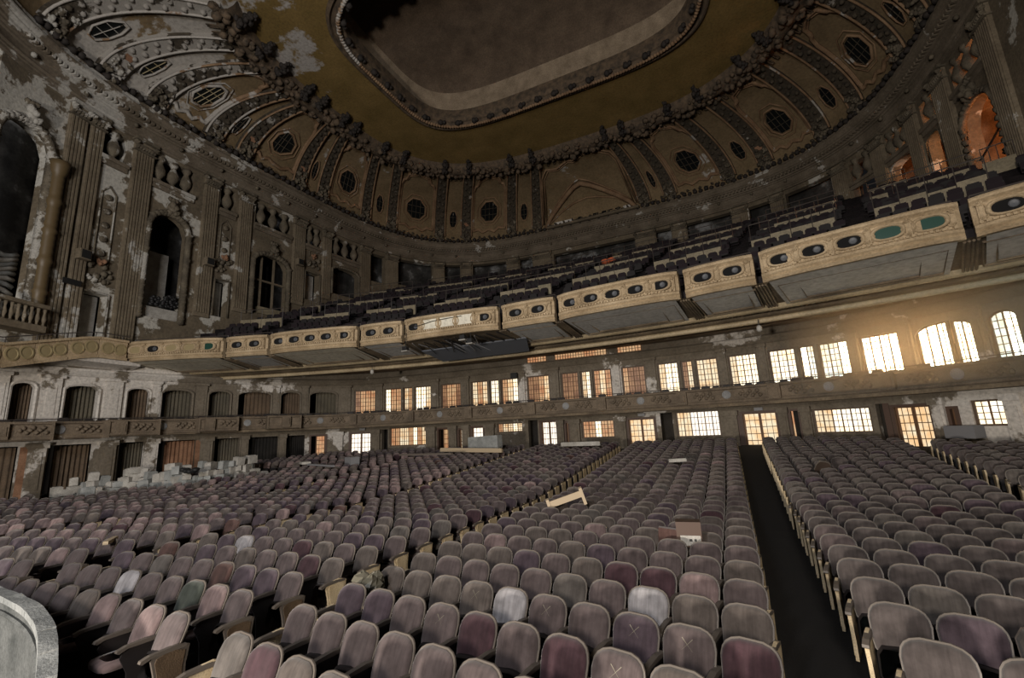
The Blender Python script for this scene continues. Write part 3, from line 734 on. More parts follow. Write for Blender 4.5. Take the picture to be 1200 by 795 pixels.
# attic: bulbous balusters in the dark openings under the entablature
for a, b, lv in opsL+opsB[:1]+opsR:
    if len(lv) < 2 and a < 24: continue
    if a > 85 and len(lv) < 2: continue
    n = 3 if b-a > 2.2 else (1 if b-a < 1.6 else 2); n = max(1, n)
    for i in range(n):
        s = a+(b-a)*(i+.5)/n if n > 1 else (a+b)/2
        q = MB(); q.lathe([(.22, 21.5), (.24, 21.65), (.14, 21.8), (.36, 22.15), (.40, 22.45), (.26, 22.8), (.16, 23.05), (.3, 23.3), (.3, 23.5)], CO.pt(s, -.15, 0), 9)
        q.obj('bulbous_baluster', 'ornament', wpar(a), True)
    q = MB(); slab(q, CO, a-.1, b+.1, 21.25, 21.5, .3, 0, 2); slab(q, CO, a-.1, b+.1, 20.95, 21.25, .15, 0, 2); q.obj('attic_sill', 'entablature', wpar(a))
# window surrounds
def surround(a, b, z0, zs, rise, wd=.35, key=True):
    f = archz(a, b, zs, rise) if rise else (lambda t: zs); q = MB()
    pts = [CO.pt(a, .12, z0), CO.pt(a, .12, zs)]+[CO.pt(a+(b-a)*i/12, .12, f(a+(b-a)*i/12)) for i in range(1, 12)]+[CO.pt(b, .12, zs), CO.pt(b, .12, z0)]
    q.tube(pts, wd*.5, 6)
    for i, p_ in enumerate(pts): 
        if wd > .25: q.lump(p_, wd*.62, i, .8, 6)
    for i in range(int((zs-z0)/.45)):
        for x in (a, b): 
            if wd > .25: q.lump(CO.pt(x, .14, z0+.2+i*.45), wd*.55, i, .9, 6)
    if key: q.cluster(CO.pt((a+b)/2, .3, f((a+b)/2)+.35), .5, 3, 9); q.cluster(CO.pt((a+b)/2, .2, f((a+b)/2)+1.05), .33, 4, 7)
    q.obj('carved_surround', 'ornament', wpar(a), True)
surround(.2, 3.2, 10, 19.6, 1.3, .5); surround(8.95, 11.7, 11.6, 18.2, 1.2, .45); surround(16.9, 20.4, 13.6, 18.2, .9, .45); surround(25.3, 28.8, 17.4, 19.9, .5, .3, False)
surround(94.2, 97.4, 15.8, 19, 1.2, .4); surround(90.7, 92.2, 17.2, 20.4, .3, .15, False); surround(5.75, 7.2, 9.6, 12.4, 0, .12, False); surround(13.85, 15.05, 12.6, 15.6, 0, .14, False); surround(22.15, 23.9, 16, 18.8, 0, .14, False)
# relief with medallions between pilasters
def relief(s, z, hgt):
    q = MB(); w2 = .42
    q.tube([CO.pt(s-w2, .06, z+1.2), CO.pt(s-w2, .06, z+hgt), CO.pt(s, .06, z+hgt+.5), CO.pt(s+w2, .06, z+hgt), CO.pt(s+w2, .06, z+1.2)], .06, 5)
    for i in range(int(hgt-1)): 
        P_, T_, N_ = CO.fr(s); q.lathe([(.22, 0), (.2, .1), (.1, .12), (0, .16)], CO.pt(s, .02, z+1.9+i*.95), 9, (Vector((T_[0], T_[1], 0)), Vector((0, 0, 1)), Vector((N_[0], N_[1], 0))))
    for i in range(14): q.lump(CO.pt(s+rb.uniform(-.7, .7), .08, z+rb.uniform(0, 1.1)), rb.uniform(.12, .22), i, 1, 6)
    q.obj('plaster_relief', 'ornament', wpar(s), True)
    q = MB(); q.cluster(CO.pt(s, .2, z+1.25), .3, int(s), 8); q.obj('cartouche', 'curtain_rust', wpar(s), True)
relief(6.5, 13.1, 6); relief(14.45, 16.2, 4); relief(23.0, 19.2, 1.6)
# balustrade of the organ box and its column
q = MB(); slab(q, CO, 0, 3.6, 9.2, 9.55, 1.0, 0); slab(q, CO, 0, 3.6, 10.5, 10.7, 1.05, .6); box_ = q.obj('box_ledge', 'pilaster_tan', wL)
for i in range(11):
    s = .25+i*.33; q = MB(); q.lathe([(.09, 9.5), (.05, 9.7), (.11, 9.95), (.05, 10.25), (.09, 10.5)], CO.pt(s, .82, 0), 8); q.obj('baluster', 'pilaster_tan', wL, True)
q = MB(); q.lathe([(.42, 9.3), (.42, 9.6), (.33, 9.7)]+[(.29+(.09 if i % 9 == 0 else (.03 if i % 2 else 0)), 9.7+i*.2) for i in range(46)]+[(.45, 19.1), (.5, 19.4)], CO.pt(3.45, .35, 0), 12)
q.obj('bronze_column', 'bronze', wL, True)
# drapes and broken ceiling in the organ arch and tall niche
q = MB(); slab(q, CO, .2, 3.2, 9.6, 12.6, -1.4, -1.6, 2); q.obj('organ_stage_wall', 'debris_white', wL)
for i in range(8):
    q = MB(); q.tube([CO.pt(.3+j*.35, -.8-.1*sin(j), 13.6-i*.33+.25*sin(j*.8+i*.4)) for j in range(9)], .14, 5); q.obj('sagging_cloth_fold', 'debris_white' if i % 2 else 'ledge_grey', wL, True)
q = MB(); slab(q, CO, 9.9, 11.6, 11.6, 17.0, -1.9, -2.1, 2); q.obj('niche_plaster', 'debris_white', wL)
q = MB(); slab(q, CO, 8.95, 11.7, 11.5, 12.4, -.2, -.3, 2); q.obj('niche_sill', 'debris_white', wL)
q = MB()
for i in range(40): q.lump(CO.pt(9.6+rb.random()*1.9, -.1, 12.5+rb.random()*.9), .16, i, .8, 5)
q.obj('iron_balconette', 'iron', wL, True)
# mullions in the second arched window
q = MB()
for s in (18.0, 19.2): slab(q, CO, s-.07, s+.07, 13.6, 18.9, -.3, -.45, 1)
slab(q, CO, 16.9, 20.4, 16.6, 16.75, -.3, -.45, 2); q.obj('window_mullions', 'pilaster_tan', wL)
q = MB(); slab(q, CO, 17.8, 20.2, 13.7, 14.3, -.2, -.5, 2); q.obj('window_sill_block', 'cream_riser', wL)
# doors in the left upper wall
for a, b, z0, z1 in ((5.75, 7.2, 9.6, 12.4), (13.85, 15.05, 12.6, 15.6), (22.15, 23.9, 16.0, 18.8)):
    q = MB(); slab(q, CO, a+(b-a)*.42, b, z0, z1, -.9, -1.0, 1); q.obj('doorway_plaster', 'debris_white', wL)
# floor ledge along the left end: gold band continuing the balcony front
def zb(t): return 9.5-1.2*max(0, min(1, (6.2-t)/4.6))
for i in range(5):
    a, b = 0+i*1.62, 0+(i+1)*1.62-.04
    q = MB(); slab(q, CO, a, b, lambda t: zb(t)-1.25, zb, 1.0, .0, 2); slab(q, CO, a, b, lambda t: zb(t)-.12, lambda t: zb(t)+.02, 1.14, 0, 2); slab(q, CO, a, b, lambda t: zb(t)-1.25, lambda t: zb(t)-1.08, 1.12, 0, 2)
    bb = q.obj('parapet_section', 'parapet_gold', wL)
    for f_ in (.3, .75):
        t = a+(b-a)*f_; P_, T_, N_ = CO.fr(t); q = MB(); q.lathe([(.36, 0), (.36, .05), (.28, .06), (.27, .02), (.0, .03)], CO.pt(t, 1.0, zb(t)-.6), 14, (Vector((T_[0], T_[1], 0)), Vector((0, 0, 1)), Vector((N_[0], N_[1], 0))))
        q.obj('round_panel', 'oval_cream', bb)
q = MB(); crv_tube(q, CO, 0, 8.2, .9, lambda t: zb(t)+.3, .03, 5, .8)
for i in range(6): q.tube([CO.pt(.3+i*1.5, .9, zb(.3+i*1.5)), CO.pt(.3+i*1.5, .9, zb(.3+i*1.5)+.3)], .025, 4)
q.obj('handrail', 'rail_metal', wL)
q = MB(); sweep(q, CO, 0, 9.0, [(.95, 8.3), (.9, 8.0), (.3, 7.85), (0, 7.75), (-2.5, 8.0)]); q.obj('cove_moulding', 'lower_wall', wL)
# entablature
ent = struct(empty('trim_1', (0, 0, 0)))
q = MB(); sweep(q, CO, 0, 106, [(0, 23.8), (.22, 23.8), (.22, 23.95), (.3, 23.97), (.3, 24.1), (.36, 24.14), (.4, 24.2), (.33, 24.24), (.33, 24.7), (.45, 24.72), (.47, 24.82), (.62, 24.84), (.64, 24.94), (.72, 25.0), (.74, 25.14), (.98, 25.2), (1.0, 25.28), (1.12, 25.34), (1.2, 25.5), (1.2, 25.6), (1.05, 25.66), (1.05, 25.74), (.85, 25.8), (.85, 25.95), (.95, 26.0), (.95, 26.12), (.7, 26.2), (-.5, 26.3)], 150)
q.obj('cornice', 'entablature', ent)
for t0_, t1_ in ((-pi, -2.2), (2.0, pi)):
    c2 = Curve(superell(-1, 25, 25, 24, 3.5, t0_, t1_), (-1, 22)); q = MB(); sweep(q, c2, 0, c2.L, [(0, 23.8), (.22, 23.8), (.22, 23.95), (.3, 23.97), (.3, 24.1), (.36, 24.14), (.4, 24.2), (.33, 24.24), (.33, 24.7), (.45, 24.72), (.47, 24.82), (.62, 24.84), (.64, 24.94), (.72, 25.0), (.74, 25.14), (.98, 25.2), (1.0, 25.28), (1.12, 25.34), (1.2, 25.5), (1.2, 25.6), (1.05, 25.66), (1.05, 25.74), (.85, 25.8), (.85, 25.95), (.95, 26.0), (.95, 26.12), (.7, 26.2), (-.5, 26.3)], 40)
    q.obj('cornice', 'entablature', ent)
q = MB()
for i in range(300): 
    t = .2+i*.352; slab(q, CO, t, t+.18, 24.95, 25.15, .95, .6, 1)
stuff(q.obj('dentils', 'entablature', ent))
for i in range(34):
    t = 1+i*3.1; q = MB(); q.lump(CO.pt(t, .55, 24.5), .16, i, 1, 6); q.obj('frieze_boss', 'ornament', ent, True)
q = MB()
for i in range(190): q.lump(CO.pt(.4+i*.55, 1.0, 26.25+.12*(i % 2)), .24, i, .9, 6)
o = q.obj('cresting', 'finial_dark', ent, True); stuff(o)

# ------------------------------------------------------------------ cove and ceiling
ceil = struct(empty('ceiling', (0, 0, 0)))
TT = np.linspace(-2.2, 2.0, 600)
def se(a, b, n, t, cx=-1, cy=25):
    c, s_ = sin(t), cos(t); return cx+a*np.sign(c)*abs(c)**(2/n), cy+b*np.sign(s_)*abs(s_)**(2/n)
def t_of_s(s): return float(np.interp(s, CO.s, TT))
def D(t, h, off=0):
    x0, y0 = se(24.6, 23.6, 3.5, t); x1, y1 = se(18.3, 15.2, 2.9, t); f = 1-cos(h*pi/2); z = 26.2+4.7*sin(h*pi/2)
    x, y = x0+(x1-x0)*f, y0+(y1-y0)*f
    if off:
        d = hypot(x1-x0, y1-y0); ix, iy = (x1-x0)/d, (y1-y0)/d
        nh, nz = cos(h*pi/2)*1, -sin(h*pi/2)
        l = hypot(nh, nz); x += ix*off*nh/l; y += iy*off*nh/l; z += off*nz/l
    return (x, y, z)
n1, n2 = 220, 12
q = MB(); q.add([D(-pi+2*pi*i/n1, j/n2) for i in range(n1+1) for j in range(n2+1)], [(i*(n2+1)+j, i*(n2+1)+j+1, (i+1)*(n2+1)+j+1, (i+1)*(n2+1)+j) for i in range(n1) for j in range(n2)])
q.obj('cove', 'cove_paint', ceil, True)
RB = [1.2, 4.8, 7.8, 12.2, 14.9, 20.6, 23.5, 29.3, 32.9, 39.2, 42.6, 48.6, 52.0, 65.2, 68.0, 73.9, 77.4, 82.6, 86.0, 91.2, 94.4, 99.5, 102.5]
def rib(s, wdt=.68):
    m_ = MB(); hs = np.linspace(.10, .97, 16)
    ta, tb = t_of_s(s-wdt), t_of_s(s+wdt)
    P = []
    for h in hs:
        for t, o in ((ta, .0), (ta, .32), (tb, .32), (tb, 0)): P.append(D(t, h, o))
    m_.add(P, [(4*i+j, 4*i+4+j, 4*i+4+(j+1) % 4, 4*i+(j+1) % 4) for i in range(15) for j in range(4)]+[(0, 1, 2, 3), (63, 62, 61, 60)])
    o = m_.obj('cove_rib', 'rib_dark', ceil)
    q = MB()
    for t in (ta, tb): q.tube([D(t, h, .36) for h in hs], .09, 5)
    q.obj('rib_edge', 'cove_moulding', o, True)
    q = MB(); tm = (ta+tb)/2
    for i in range(16): q.lump(D(tm+(tb-ta)*.2*(1 if i%2 else -1), .28+.04*i, .36), .19, i, 1, 6)
    q.obj('rib_carving', 'rib_dark', o, True)
    q = MB(); 
    for k_ in range(7): q.cluster(D(tm+(tb-ta)*.3*sin(k_*2.3), .03+.035*k_, .5), .40-.02*k_, int(s*10)+k_, 5)
    q.obj('figure_bracket', 'ornament', o, True)
for s in RB: rib(s)
for i, s in enumerate((4.8, 14.9, 20.6, 42.6, 77.4)):    # small red plaques on the ribs
    q = MB(); t = t_of_s(s); c = [D(t_of_s(s-.3), .27, .4), D(t_of_s(s+.3), .27, .4), D(t_of_s(s+.3), .32, .4), D(t_of_s(s-.3), .32, .4)]; q.add(c, [(0, 1, 2, 3)]); q.obj('red_plaque', 'curtain_rust', ceil)
def panel(sa, sb, wide):
    ta, tb = t_of_s(sa), t_of_s(sb); tm = (ta+tb)/2; dw = (tb-ta)
    q = MB(); h0, h1 = .16, .86
    for ins, r in ((0, .16), (.04, .08)):
        pts = []
        L0 = [(ta+dw*(.0+ins), h0+.1), (ta+dw*(.0+ins), h1-.16), (ta+dw*(.07+ins), h1-.1), (ta+dw*(.14+ins), h1-.09), (ta+dw*(.2+ins), h1-.02-ins*.5), (tm, h1+.01-ins*.5),
              (tb-dw*(.2+ins), h1-.02-ins*.5), (tb-dw*(.14+ins), h1-.09), (tb-dw*(.07+ins), h1-.1), (tb-dw*ins, h1-.16), (tb-dw*ins, h0+.1),
              (tb-dw*(.03+ins), h0+.03+ins*.4), (tb-dw*(.2), h0+.05+ins*.4), (tb-dw*.32, h0+.0+ins*.4), (tm, h0+.04+ins*.4), (ta+dw*.32, h0+ins*.4), (ta+dw*.2, h0+.05+ins*.4), (ta+dw*(.03+ins), h0+.03+ins*.4)]
        for i in range(len(L0)):
            a, b = L0[i], L0[(i+1) % len(L0)]; kk = 5 if abs(a[1]-b[1]) > .2 else 2
            pts += [D(a[0]+(b[0]-a[0])*j/kk, a[1]+(b[1]-a[1])*j/kk, .1) for j in range(kk)]
        q.tube(pts, r, 5, True)
    if wide: q.obj('panel_moulding', 'cove_moulding', ceil, True)
    # grille / octagonal window
    hw = (sb-sa)*(.235 if wide else .21); hh = .115 if wide else .10; hc = .44 if wide else .36; s_m = (sa+sb)/2
    def W_(x, y, o): return D(t_of_s(s_m+x*hw), hc+y*hh, o)
    ang = [pi/8+pi/4*i for i in range(8)]; oc = [(cos(a)*1.08, sin(a)*1.08) for a in ang]
    q = MB(); q.tube([W_(x*1.15, y*1.15, .12) for x, y in oc], .11 if wide else .07, 5, True)
    if wide: q.tube([W_(x*1.5, y*1.5, .1) for x, y in oc], .06, 5, True)
    fr = q.obj('octagon_frame', 'cove_moulding', ceil, True)
    q = MB(); q.add([W_(x, y, .06) for x, y in oc], [tuple(range(8))]); q.obj('octagon_grille', 'glass_dark', fr)
    q = MB()
    for f_ in (-.5, 0, .5) if wide else (0,): q.tube([W_(f_, -.95, .1), W_(f_, .95, .1)], .035, 4)
    for f_ in (-.33, .33): q.tube([W_(-.98, f_, .1), W_(.98, f_, .1)], .035, 4)
    q.obj('grille_bars', 'oval_cream' if 3 < sa < 12 else 'rib_dark', fr)
wides = [(1.9, 4.1, 0), (5.5, 7.1, 0), (8.5, 11.5, 1), (12.9, 14.2, 0), (15.7, 19.9, 1), (21.3, 22.8, 0), (24.3, 28.5, 1), (30.1, 32.1, 0), (33.7, 38.4, 1), (39.9, 41.9, 0), (43.4, 47.8, 1), (49.3, 51.3, 0),
         (65.9, 67.3, 0), (68.8, 73.1, 1), (74.6, 76.7, 0), (78.2, 81.8, 1), (83.3, 85.3, 0), (86.9, 90.4, 1), (91.9, 93.7, 0), (95.2, 98.8, 1)]
for a, b, wd in wides: panel(a, b, wd)
# gilded scrollwork above every panel and acanthus at its foot
for pi_, (a, b, wd) in enumerate(wides+[(53.5, 64.0, 1)]):
    q = MB(); rr2 = random.Random(pi_); nsc = 5 if wd else 3
    if b-a > 9: nsc = 11
    for i in range(nsc):
        f = (i+.5)/nsc; t = t_of_s(a+(b-a)*f); dt_ = t_of_s(a+(b-a)*(f+.5/nsc))-t
        for sg in (-1, 1):
            q.tube([D(t+sg*dt_*(.15+.75*u_/6*cos(u_*.8)), .90+.055*sin(u_*.9), .18) for u_ in range(7)], [.10, .09, .08, .07, .06, .05, .04], 5)
        q.cluster(D(t, .93, .2), .2, pi_*20+i, 5)
    q.obj('scrollwork', 'ring_foliage', ceil, True)
    q = MB()
    for i in range(max(2, int((b-a)/.55))):
        f = (i+.5)/max(2, int((b-a)/.55)); t = t_of_s(a+(b-a)*f); q.cluster(D(t, .07+.02*(i % 2), .15), .2, pi_*31+i, 4)
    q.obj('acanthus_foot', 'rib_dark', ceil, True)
# lunette with the projection ports
q = MB(); sa, sb = 52.9, 64.3
def LP(f, h, o): return D(t_of_s(sa+(sb-sa)*f), h, o)
big = [(0.02, .05), (.08, .2), (.2, .36), (.3, .46), (.38, .52), (.46, .545), (.56, .5), (.7, .4), (.84, .27), (.93, .16), (.98, .05)]
q.tube([LP(f, h, .25) for f, h in big], .28, 6); q.tube([LP(f, h+.05, .15) for f, h in big], .1, 5)
q.obj('lunette_arch', 'cove_moulding', ceil, True)
q = MB(); low = [(.06, .1), (.2, .24), (.35, .32), (.5, .35), (.65, .33), (.8, .26), (.94, .12)]
q.tube([LP(f, h, .12) for f, h in low], .12, 5); q.obj('lunette_inner_arc', 'cove_moulding', ceil, True)
q = MB(); fr_ = [(0.0, .12), (0.0, .7), (.06, .8), (.2, .78), (.35, .84), (.42, .82), (.5, .84), (.62, .88), (.85, .86), (.97, .8), (1, .7), (1, .12)]
q.tube([LP(f, h, .1) for f, h in fr_], .13, 5); q.tube([LP(.03+f*.94, h*.97, .1) for f, h in fr_], .07, 5); q.obj('panel_moulding', 'cove_moulding', ceil, True)
bo = MB(); slab(bo, CO, 53.6, 64.4, 26.1, 26.35, 1.4, .2); slab(bo, CO, 53.8, 64.2, 26.2, 28.0, .5, .2); bo.obj('projection_booth_wall', 'wall_tan', ceil)
for i, (s, wd, z, h_, mt) in enumerate([(54.6, .3, 26.9, .45, 'pane_dim'), (55.2, .3, 26.9, .45, 'pane_dim'), (55.8, .3, 26.9, .45, 'pane_dim'), (56.4, .3, 26.9, .45, 'pane_dim'), (57.5, .22, 27.0, .2, 'glass_dark'), (58.5, .15, 27.3, .12, 'glass_dark'), (59.3, .2, 27.0, .2, 'glass_dark'),
                                        (60.4, .26, 27.1, .25, 'glass_dark'), (61.2, .2, 27.2, .25, 'glass_dark'), (62.0, .3, 27.2, .3, 'glass_dark'), (63.0, .4, 27.1, .35, 'pane_dim')]):
    q = MB(); slab(q, CO, s-wd, s+wd, z-h_, z+h_, .56, .5, 1); q.obj('projection_port', mt, ceil)
# ring of foliage, finials
RI = Curve([se(18.3, 15.2, 2.9, t) for t in np.linspace(-2.2, 2.0, 500)], (-1, 25))
q = MB(); sweep(q, RI, 0, RI.L, [(-.9, 30.7), (-.6, 30.2), (-.2, 30.1), (.2, 30.2), (.5, 30.5), (.7, 30.9)], 120); q.obj('foliage_ring', 'ring_foliage', ceil, True)
q = MB(); rr_ = random.Random(21)
for i in range(620):
    t = RI.L*i/620; q.lump(RI.pt(t, rr_.uniform(-.95, .65), 30.15+rr_.uniform(-.15, .25)), rr_.uniform(.14, .34), i, rr_.uniform(.7, 1.2), 5)
stuff(q.obj('ring_leaves', 'ring_foliage', ceil, True))
for s in RB:
    t = t_of_s(s); p0 = se(18.3, 15.2, 2.9, t); k = int(np.argmin(np.hypot(RI.p[:, 0]-p0[0], RI.p[:, 1]-p0[1]))); ss = float(RI.s[k])
    q = MB(); q.cluster(RI.pt(ss, 1.1, 30.4), .42, int(s*3), 8); q.cluster(RI.pt(ss, .6, 30.1), .42, int(s*3)+1, 7); q.cluster(RI.pt(ss, 1.5, 30.6), .25, int(s)+2, 5)
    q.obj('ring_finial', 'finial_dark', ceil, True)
# flat olive ceiling between ring and recess
def rect_in(t, k=1.0, zc=0):  # inner recess outline
    return se(11.6*k, 7.4*k, 4.2, t)
n = 200; P = []; ts = np.linspace(-pi, pi, n+1)
for t in ts:
    a = se(18.6, 15.5, 2.9, t); b = rect_in(t, 1.08); P += [(a[0], a[1], 30.9), ((a[0]+b[0])/2, (a[1]+b[1])/2, 31.0), (b[0], b[1], 31.0)]
q = MB(); q.add(P, [(3*i+j, 3*i+j+1, 3*i+4+j, 3*i+3+j) for i in range(n) for j in range(2)]); q.obj('flat_ceiling', 'ceiling_olive', ceil)
IN = Curve([rect_in(t) for t in np.linspace(-pi, pi, 500)], (-1, 25))
def in_sweep(name, prof, mat, sm=False):
    q = MB(); P = []; m_ = len(prof)
    for t in ts:
        for o_, z in prof:
            b = rect_in(t, 1); P.append((b[0]+(b[0]+1)*o_/11.6, b[1]+(b[1]-25)*o_/7.8, z))
    q.add(P, [(i*m_+j, i*m_+j+1, (i+1)*m_+j+1, (i+1)*m_+j) for i in range(n) for j in range(m_-1)]); return q.obj(name, mat, ceil, sm)
in_sweep('recess_frame', [(1.0, 31.0), (.95, 30.75), (.8, 30.7), (.7, 30.9), (.5, 30.9), (.45, 30.65), (.25, 30.6), (.15, 30.85), (0, 30.9), (-.1, 31.3), (-.1, 32.0), (.5, 32.2)], 'ring_foliage')
q = MB(); L = IN.L
for i in range(300): q.lump(IN.pt(L*i/300, -.35, 30.62), .17, i, .9, 5)
stuff(q.obj('frame_beads', 'cove_moulding', ceil, True))
for i in range(44):
    q = MB(); q.lump(IN.pt(L*i/44, .0, 30.75), .26, i, 1, 6); q.lump(IN.pt(L*i/44+.3, .05, 30.75), .18, i+50, 1, 6); q.obj('frame_rosette', 'finial_dark', ceil, True)
# shallow vault over the recess
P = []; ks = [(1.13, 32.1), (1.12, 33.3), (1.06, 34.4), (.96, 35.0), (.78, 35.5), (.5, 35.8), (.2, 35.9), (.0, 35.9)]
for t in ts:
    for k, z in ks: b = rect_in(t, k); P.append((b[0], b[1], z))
q = MB(); q.add(P, [(i*8+j, i*8+j+1, (i+1)*8+j+1, (i+1)*8+j) for i in range(n) for j in range(7)]); q.m = [1 if j < 2 else 0 for i in range(n) for j in range(7)]; q.obj('recess_vault', ['ceiling_dark', 'cove_lit_band'], ceil, True)  # lowest rings take the painted-in light, the field above stays dark
SEAT_SECTION = True

# ------------------------------------------------------------------ seats on the main floor
TILT = math.tan(math.radians(21))
def bk(x, z, d): return (x, d-.6*x*x+(z-.40)*TILT, z)
def outline(n, k=1.0, w_=.252, zc=.635, h_=.225):
    out = []
    for i in range(n):
        t = 2*pi*(i+.5)/n; c, s_ = cos(t), sin(t); e = 2/3.9 if s_ > 0 else 2/4.5
        x = w_*k*np.sign(c)*abs(c)**(2/3.9); z = zc+h_*k*np.sign(s_)*abs(s_)**(e*.9 if s_ > 0 else e)
        if s_ > 0: z += .018*(1-(x/w_)**2)
        if s_ < 0: x *= .94
        out.append((x, z))
    return out
def rings(mb, spec, n, cap=True, fn=bk):
    P = []
    for k, d in spec: P += [fn(x, z, d) for x, z in outline(n, k)]
    F = [(i*n+j, i*n+(j+1) % n, (i+1)*n+(j+1) % n, (i+1)*n+j) for i in range(len(spec)-1) for j in range(n)]
    if cap: F.append(tuple(range((len(spec)-1)*n, len(spec)*n)))
    mb.add(P, F)
def mb_cushion(n, hi=True):
    m = MB(); rings(m, [(1, 0), (.985, -.028), (.90, -.05), (.6, -.066), (.25, -.07)] if hi else [(1, 0), (.93, -.045), (.4, -.06)], n); return m
def mb_shell(n, hi=True):
    m = MB(); m.k = 1; rings(m, [(.97, .006), (1.055, .014), (1.055, .03)] if hi else [(.98, .004), (1.05, .012)], n, False); m.k = 0
    rings(m, [(1.055, .03), (.9, .045), (.3, .04)] if hi else [(1.05, .012), (.6, .04)], n); return m
def mb_pan_up():
    m = MB(); P = []; n = 10
    sec = [(-.20, .30, .16), (-.14, .22, .16)]
    for y, sx, in ((-.13, .2), (-.115, .22), (-.06, .22), (-.045, .2)):
        for i in range(n):
            t = 2*pi*(i+.5)/n; x = sx*np.sign(cos(t))*abs(cos(t))**.45; z = .36+sx*.8*np.sign(sin(t))*abs(sin(t))**.5
            P.append((x, y+(z-.36)*.25, z))
    m.add(P, [(i*n+j, i*n+(j+1) % n, (i+1)*n+(j+1) % n, (i+1)*n+j) for i in range(3) for j in range(n)]+[tuple(range(n)), tuple(range(4*n-1, 3*n-1, -1))]); return m
def mb_pan_down():
    m = MB(); P = []; n = 12
    for z, q in ((.37, .85), (.385, .97), (.43, 1), (.455, .93), (.468, .6)):
        for i in range(n):
            t = 2*pi*(i+.5)/n; P.append((.235*q*np.sign(cos(t))*abs(cos(t))**.5, -.235+.215*q*np.sign(sin(t))*abs(sin(t))**.55, z+(-.02 if sin(t) > .3 else 0)))
    m.add(P, [(i*n+j, i*n+(j+1) % n, (i+1)*n+(j+1) % n, (i+1)*n+j) for i in range(4) for j in range(n)]+[tuple(range(n)), tuple(range(5*n-1, 4*n-1, -1))]); return m
SIDE = [(.10, 0), (.07, .38), (.13, .60), (-.26, .58), (-.30, .50), (-.22, .32), (-.20, 0)]
def T_side(x0): return lambda y, z, t: (x0+t, y, z)
def mb_standard(x0):
    m = MB(); m.prism(SIDE, -.012, .012, T_side(x0)); return m
def mb_arm(x0, hi=True):
    m = MB(); pr = [(.12, .585), (.12, .615), (-.05, .635), (-.25, .625), (-.335, .60), (-.345, .575), (-.32, .56), (-.24, .59)]
    m.prism(pr, -.03, .03, T_side(x0)); return m
EP = [(.13, .02), (.12, .40), (.15, .60), (.02, .64), (-.14, .63), (-.22, .61), (-.24, .56), (-.20, .40), (-.17, .2), (-.18, .02)]
def mb_endpanel(x0, sg):
    m = MB(); m.k = 0; m.prism(EP, -.018, .018, T_side(x0)); m.k = 1
    c = (-.06, .33); ins = [(c[0]+(y-c[0])*.78, c[1]+(z-c[1])*.84) for y, z in EP]
    a, b = (.018, .026) if sg > 0 else (-.026, -.018); m.prism(ins, a, b, T_side(x0)); return m
CC = list(SEATC); NS = 20
ME = {('cushion', c): mb_cushion(NS).mesh('backrest', 'velvet_'+c, True) for c in CC}
ME['shell'] = mb_shell(NS).mesh('back_shell', ['seat_wood', 'seat_rim'])
ME['shell_only'] = (lambda m: (rings(m, [(1, -.004), (.6, -.02), (.2, -.02)], NS), m)[1])(mb_shell(NS)).mesh('back_shell', ['seat_wood', 'seat_rim'])
ME['pan_up'] = mb_pan_up().mesh('seat', 'seat_iron', True); ME['pan_rust'] = mb_pan_up().mesh('seat', 'velvet_rust', True)
for c in CC: ME[('down', c)] = mb_pan_down().mesh('seat', 'velvet_'+c, True)
ME['std_r'] = mb_standard(.268).mesh('standard', 'seat_iron'); ME['std_l'] = mb_standard(-.268).mesh('standard', 'seat_iron')
ME['arm_r'] = mb_arm(.268).mesh('armrest', 'seat_rim'); ME['arm_l'] = mb_arm(-.268).mesh('armrest', 'seat_rim')
ME['end_r'] = mb_endpanel(.275, 1).mesh('end_panel', ['panel_sunlit_cream', 'panel_wood']); ME['end_c'] = mb_endpanel(.275, 1).mesh('end_panel', ['panel_sunlit_cream', 'panel_sunlit_cream']); ME['end_w'] = mb_endpanel(.275, 1).mesh('end_panel', ['seat_rim', 'panel_wood']); ME['end_l'] = mb_endpanel(-.275, -1).mesh('end_panel', ['panel_sunlit_cream', 'panel_sunlit_cream'])
mx = MB()
for s_ in (-1, 1):
    P = [bk(-.055*s_, .705, -.069), bk(-.049*s_, .708, -.069), bk(.055*s_, .80, -.062), bk(.049*s_, .803, -.062)]
    P = [(x, y-.006, z) for x, y, z in P]; mx.add(P, [(0, 1, 3, 2)] if s_ > 0 else [(2, 3, 1, 0)])
ME['cross'] = mx.mesh('chalk_cross', 'chalk')
# low polygon versions joined into one object
LOWP = []
def low_add(slot, mb): 
    for f in mb.f: pass
    LOWP.append((slot, mb))
def npmesh(mb, slots):
    v = np.array([tuple(p) for p in mb.v]); return v, mb.f, slots
lc = mb_cushion(10, False); ls = mb_shell(10, False); lp = MB().box((0, -.09, .34), (.42, .07, .30)); lst = MB(); lst.box((.268, -.08, .3), (.02, .30, .6)); la = MB(); la.box((.268, -.10, .61), (.055, .44, .03))
le = MB(); le.prism([EP[i] for i in (0, 2, 4, 6, 7, 9)], -.02, .02, T_side(.275)); lel = MB(); lel.prism([EP[i] for i in (0, 2, 4, 6, 7, 9)], -.02, .02, T_side(-.275))

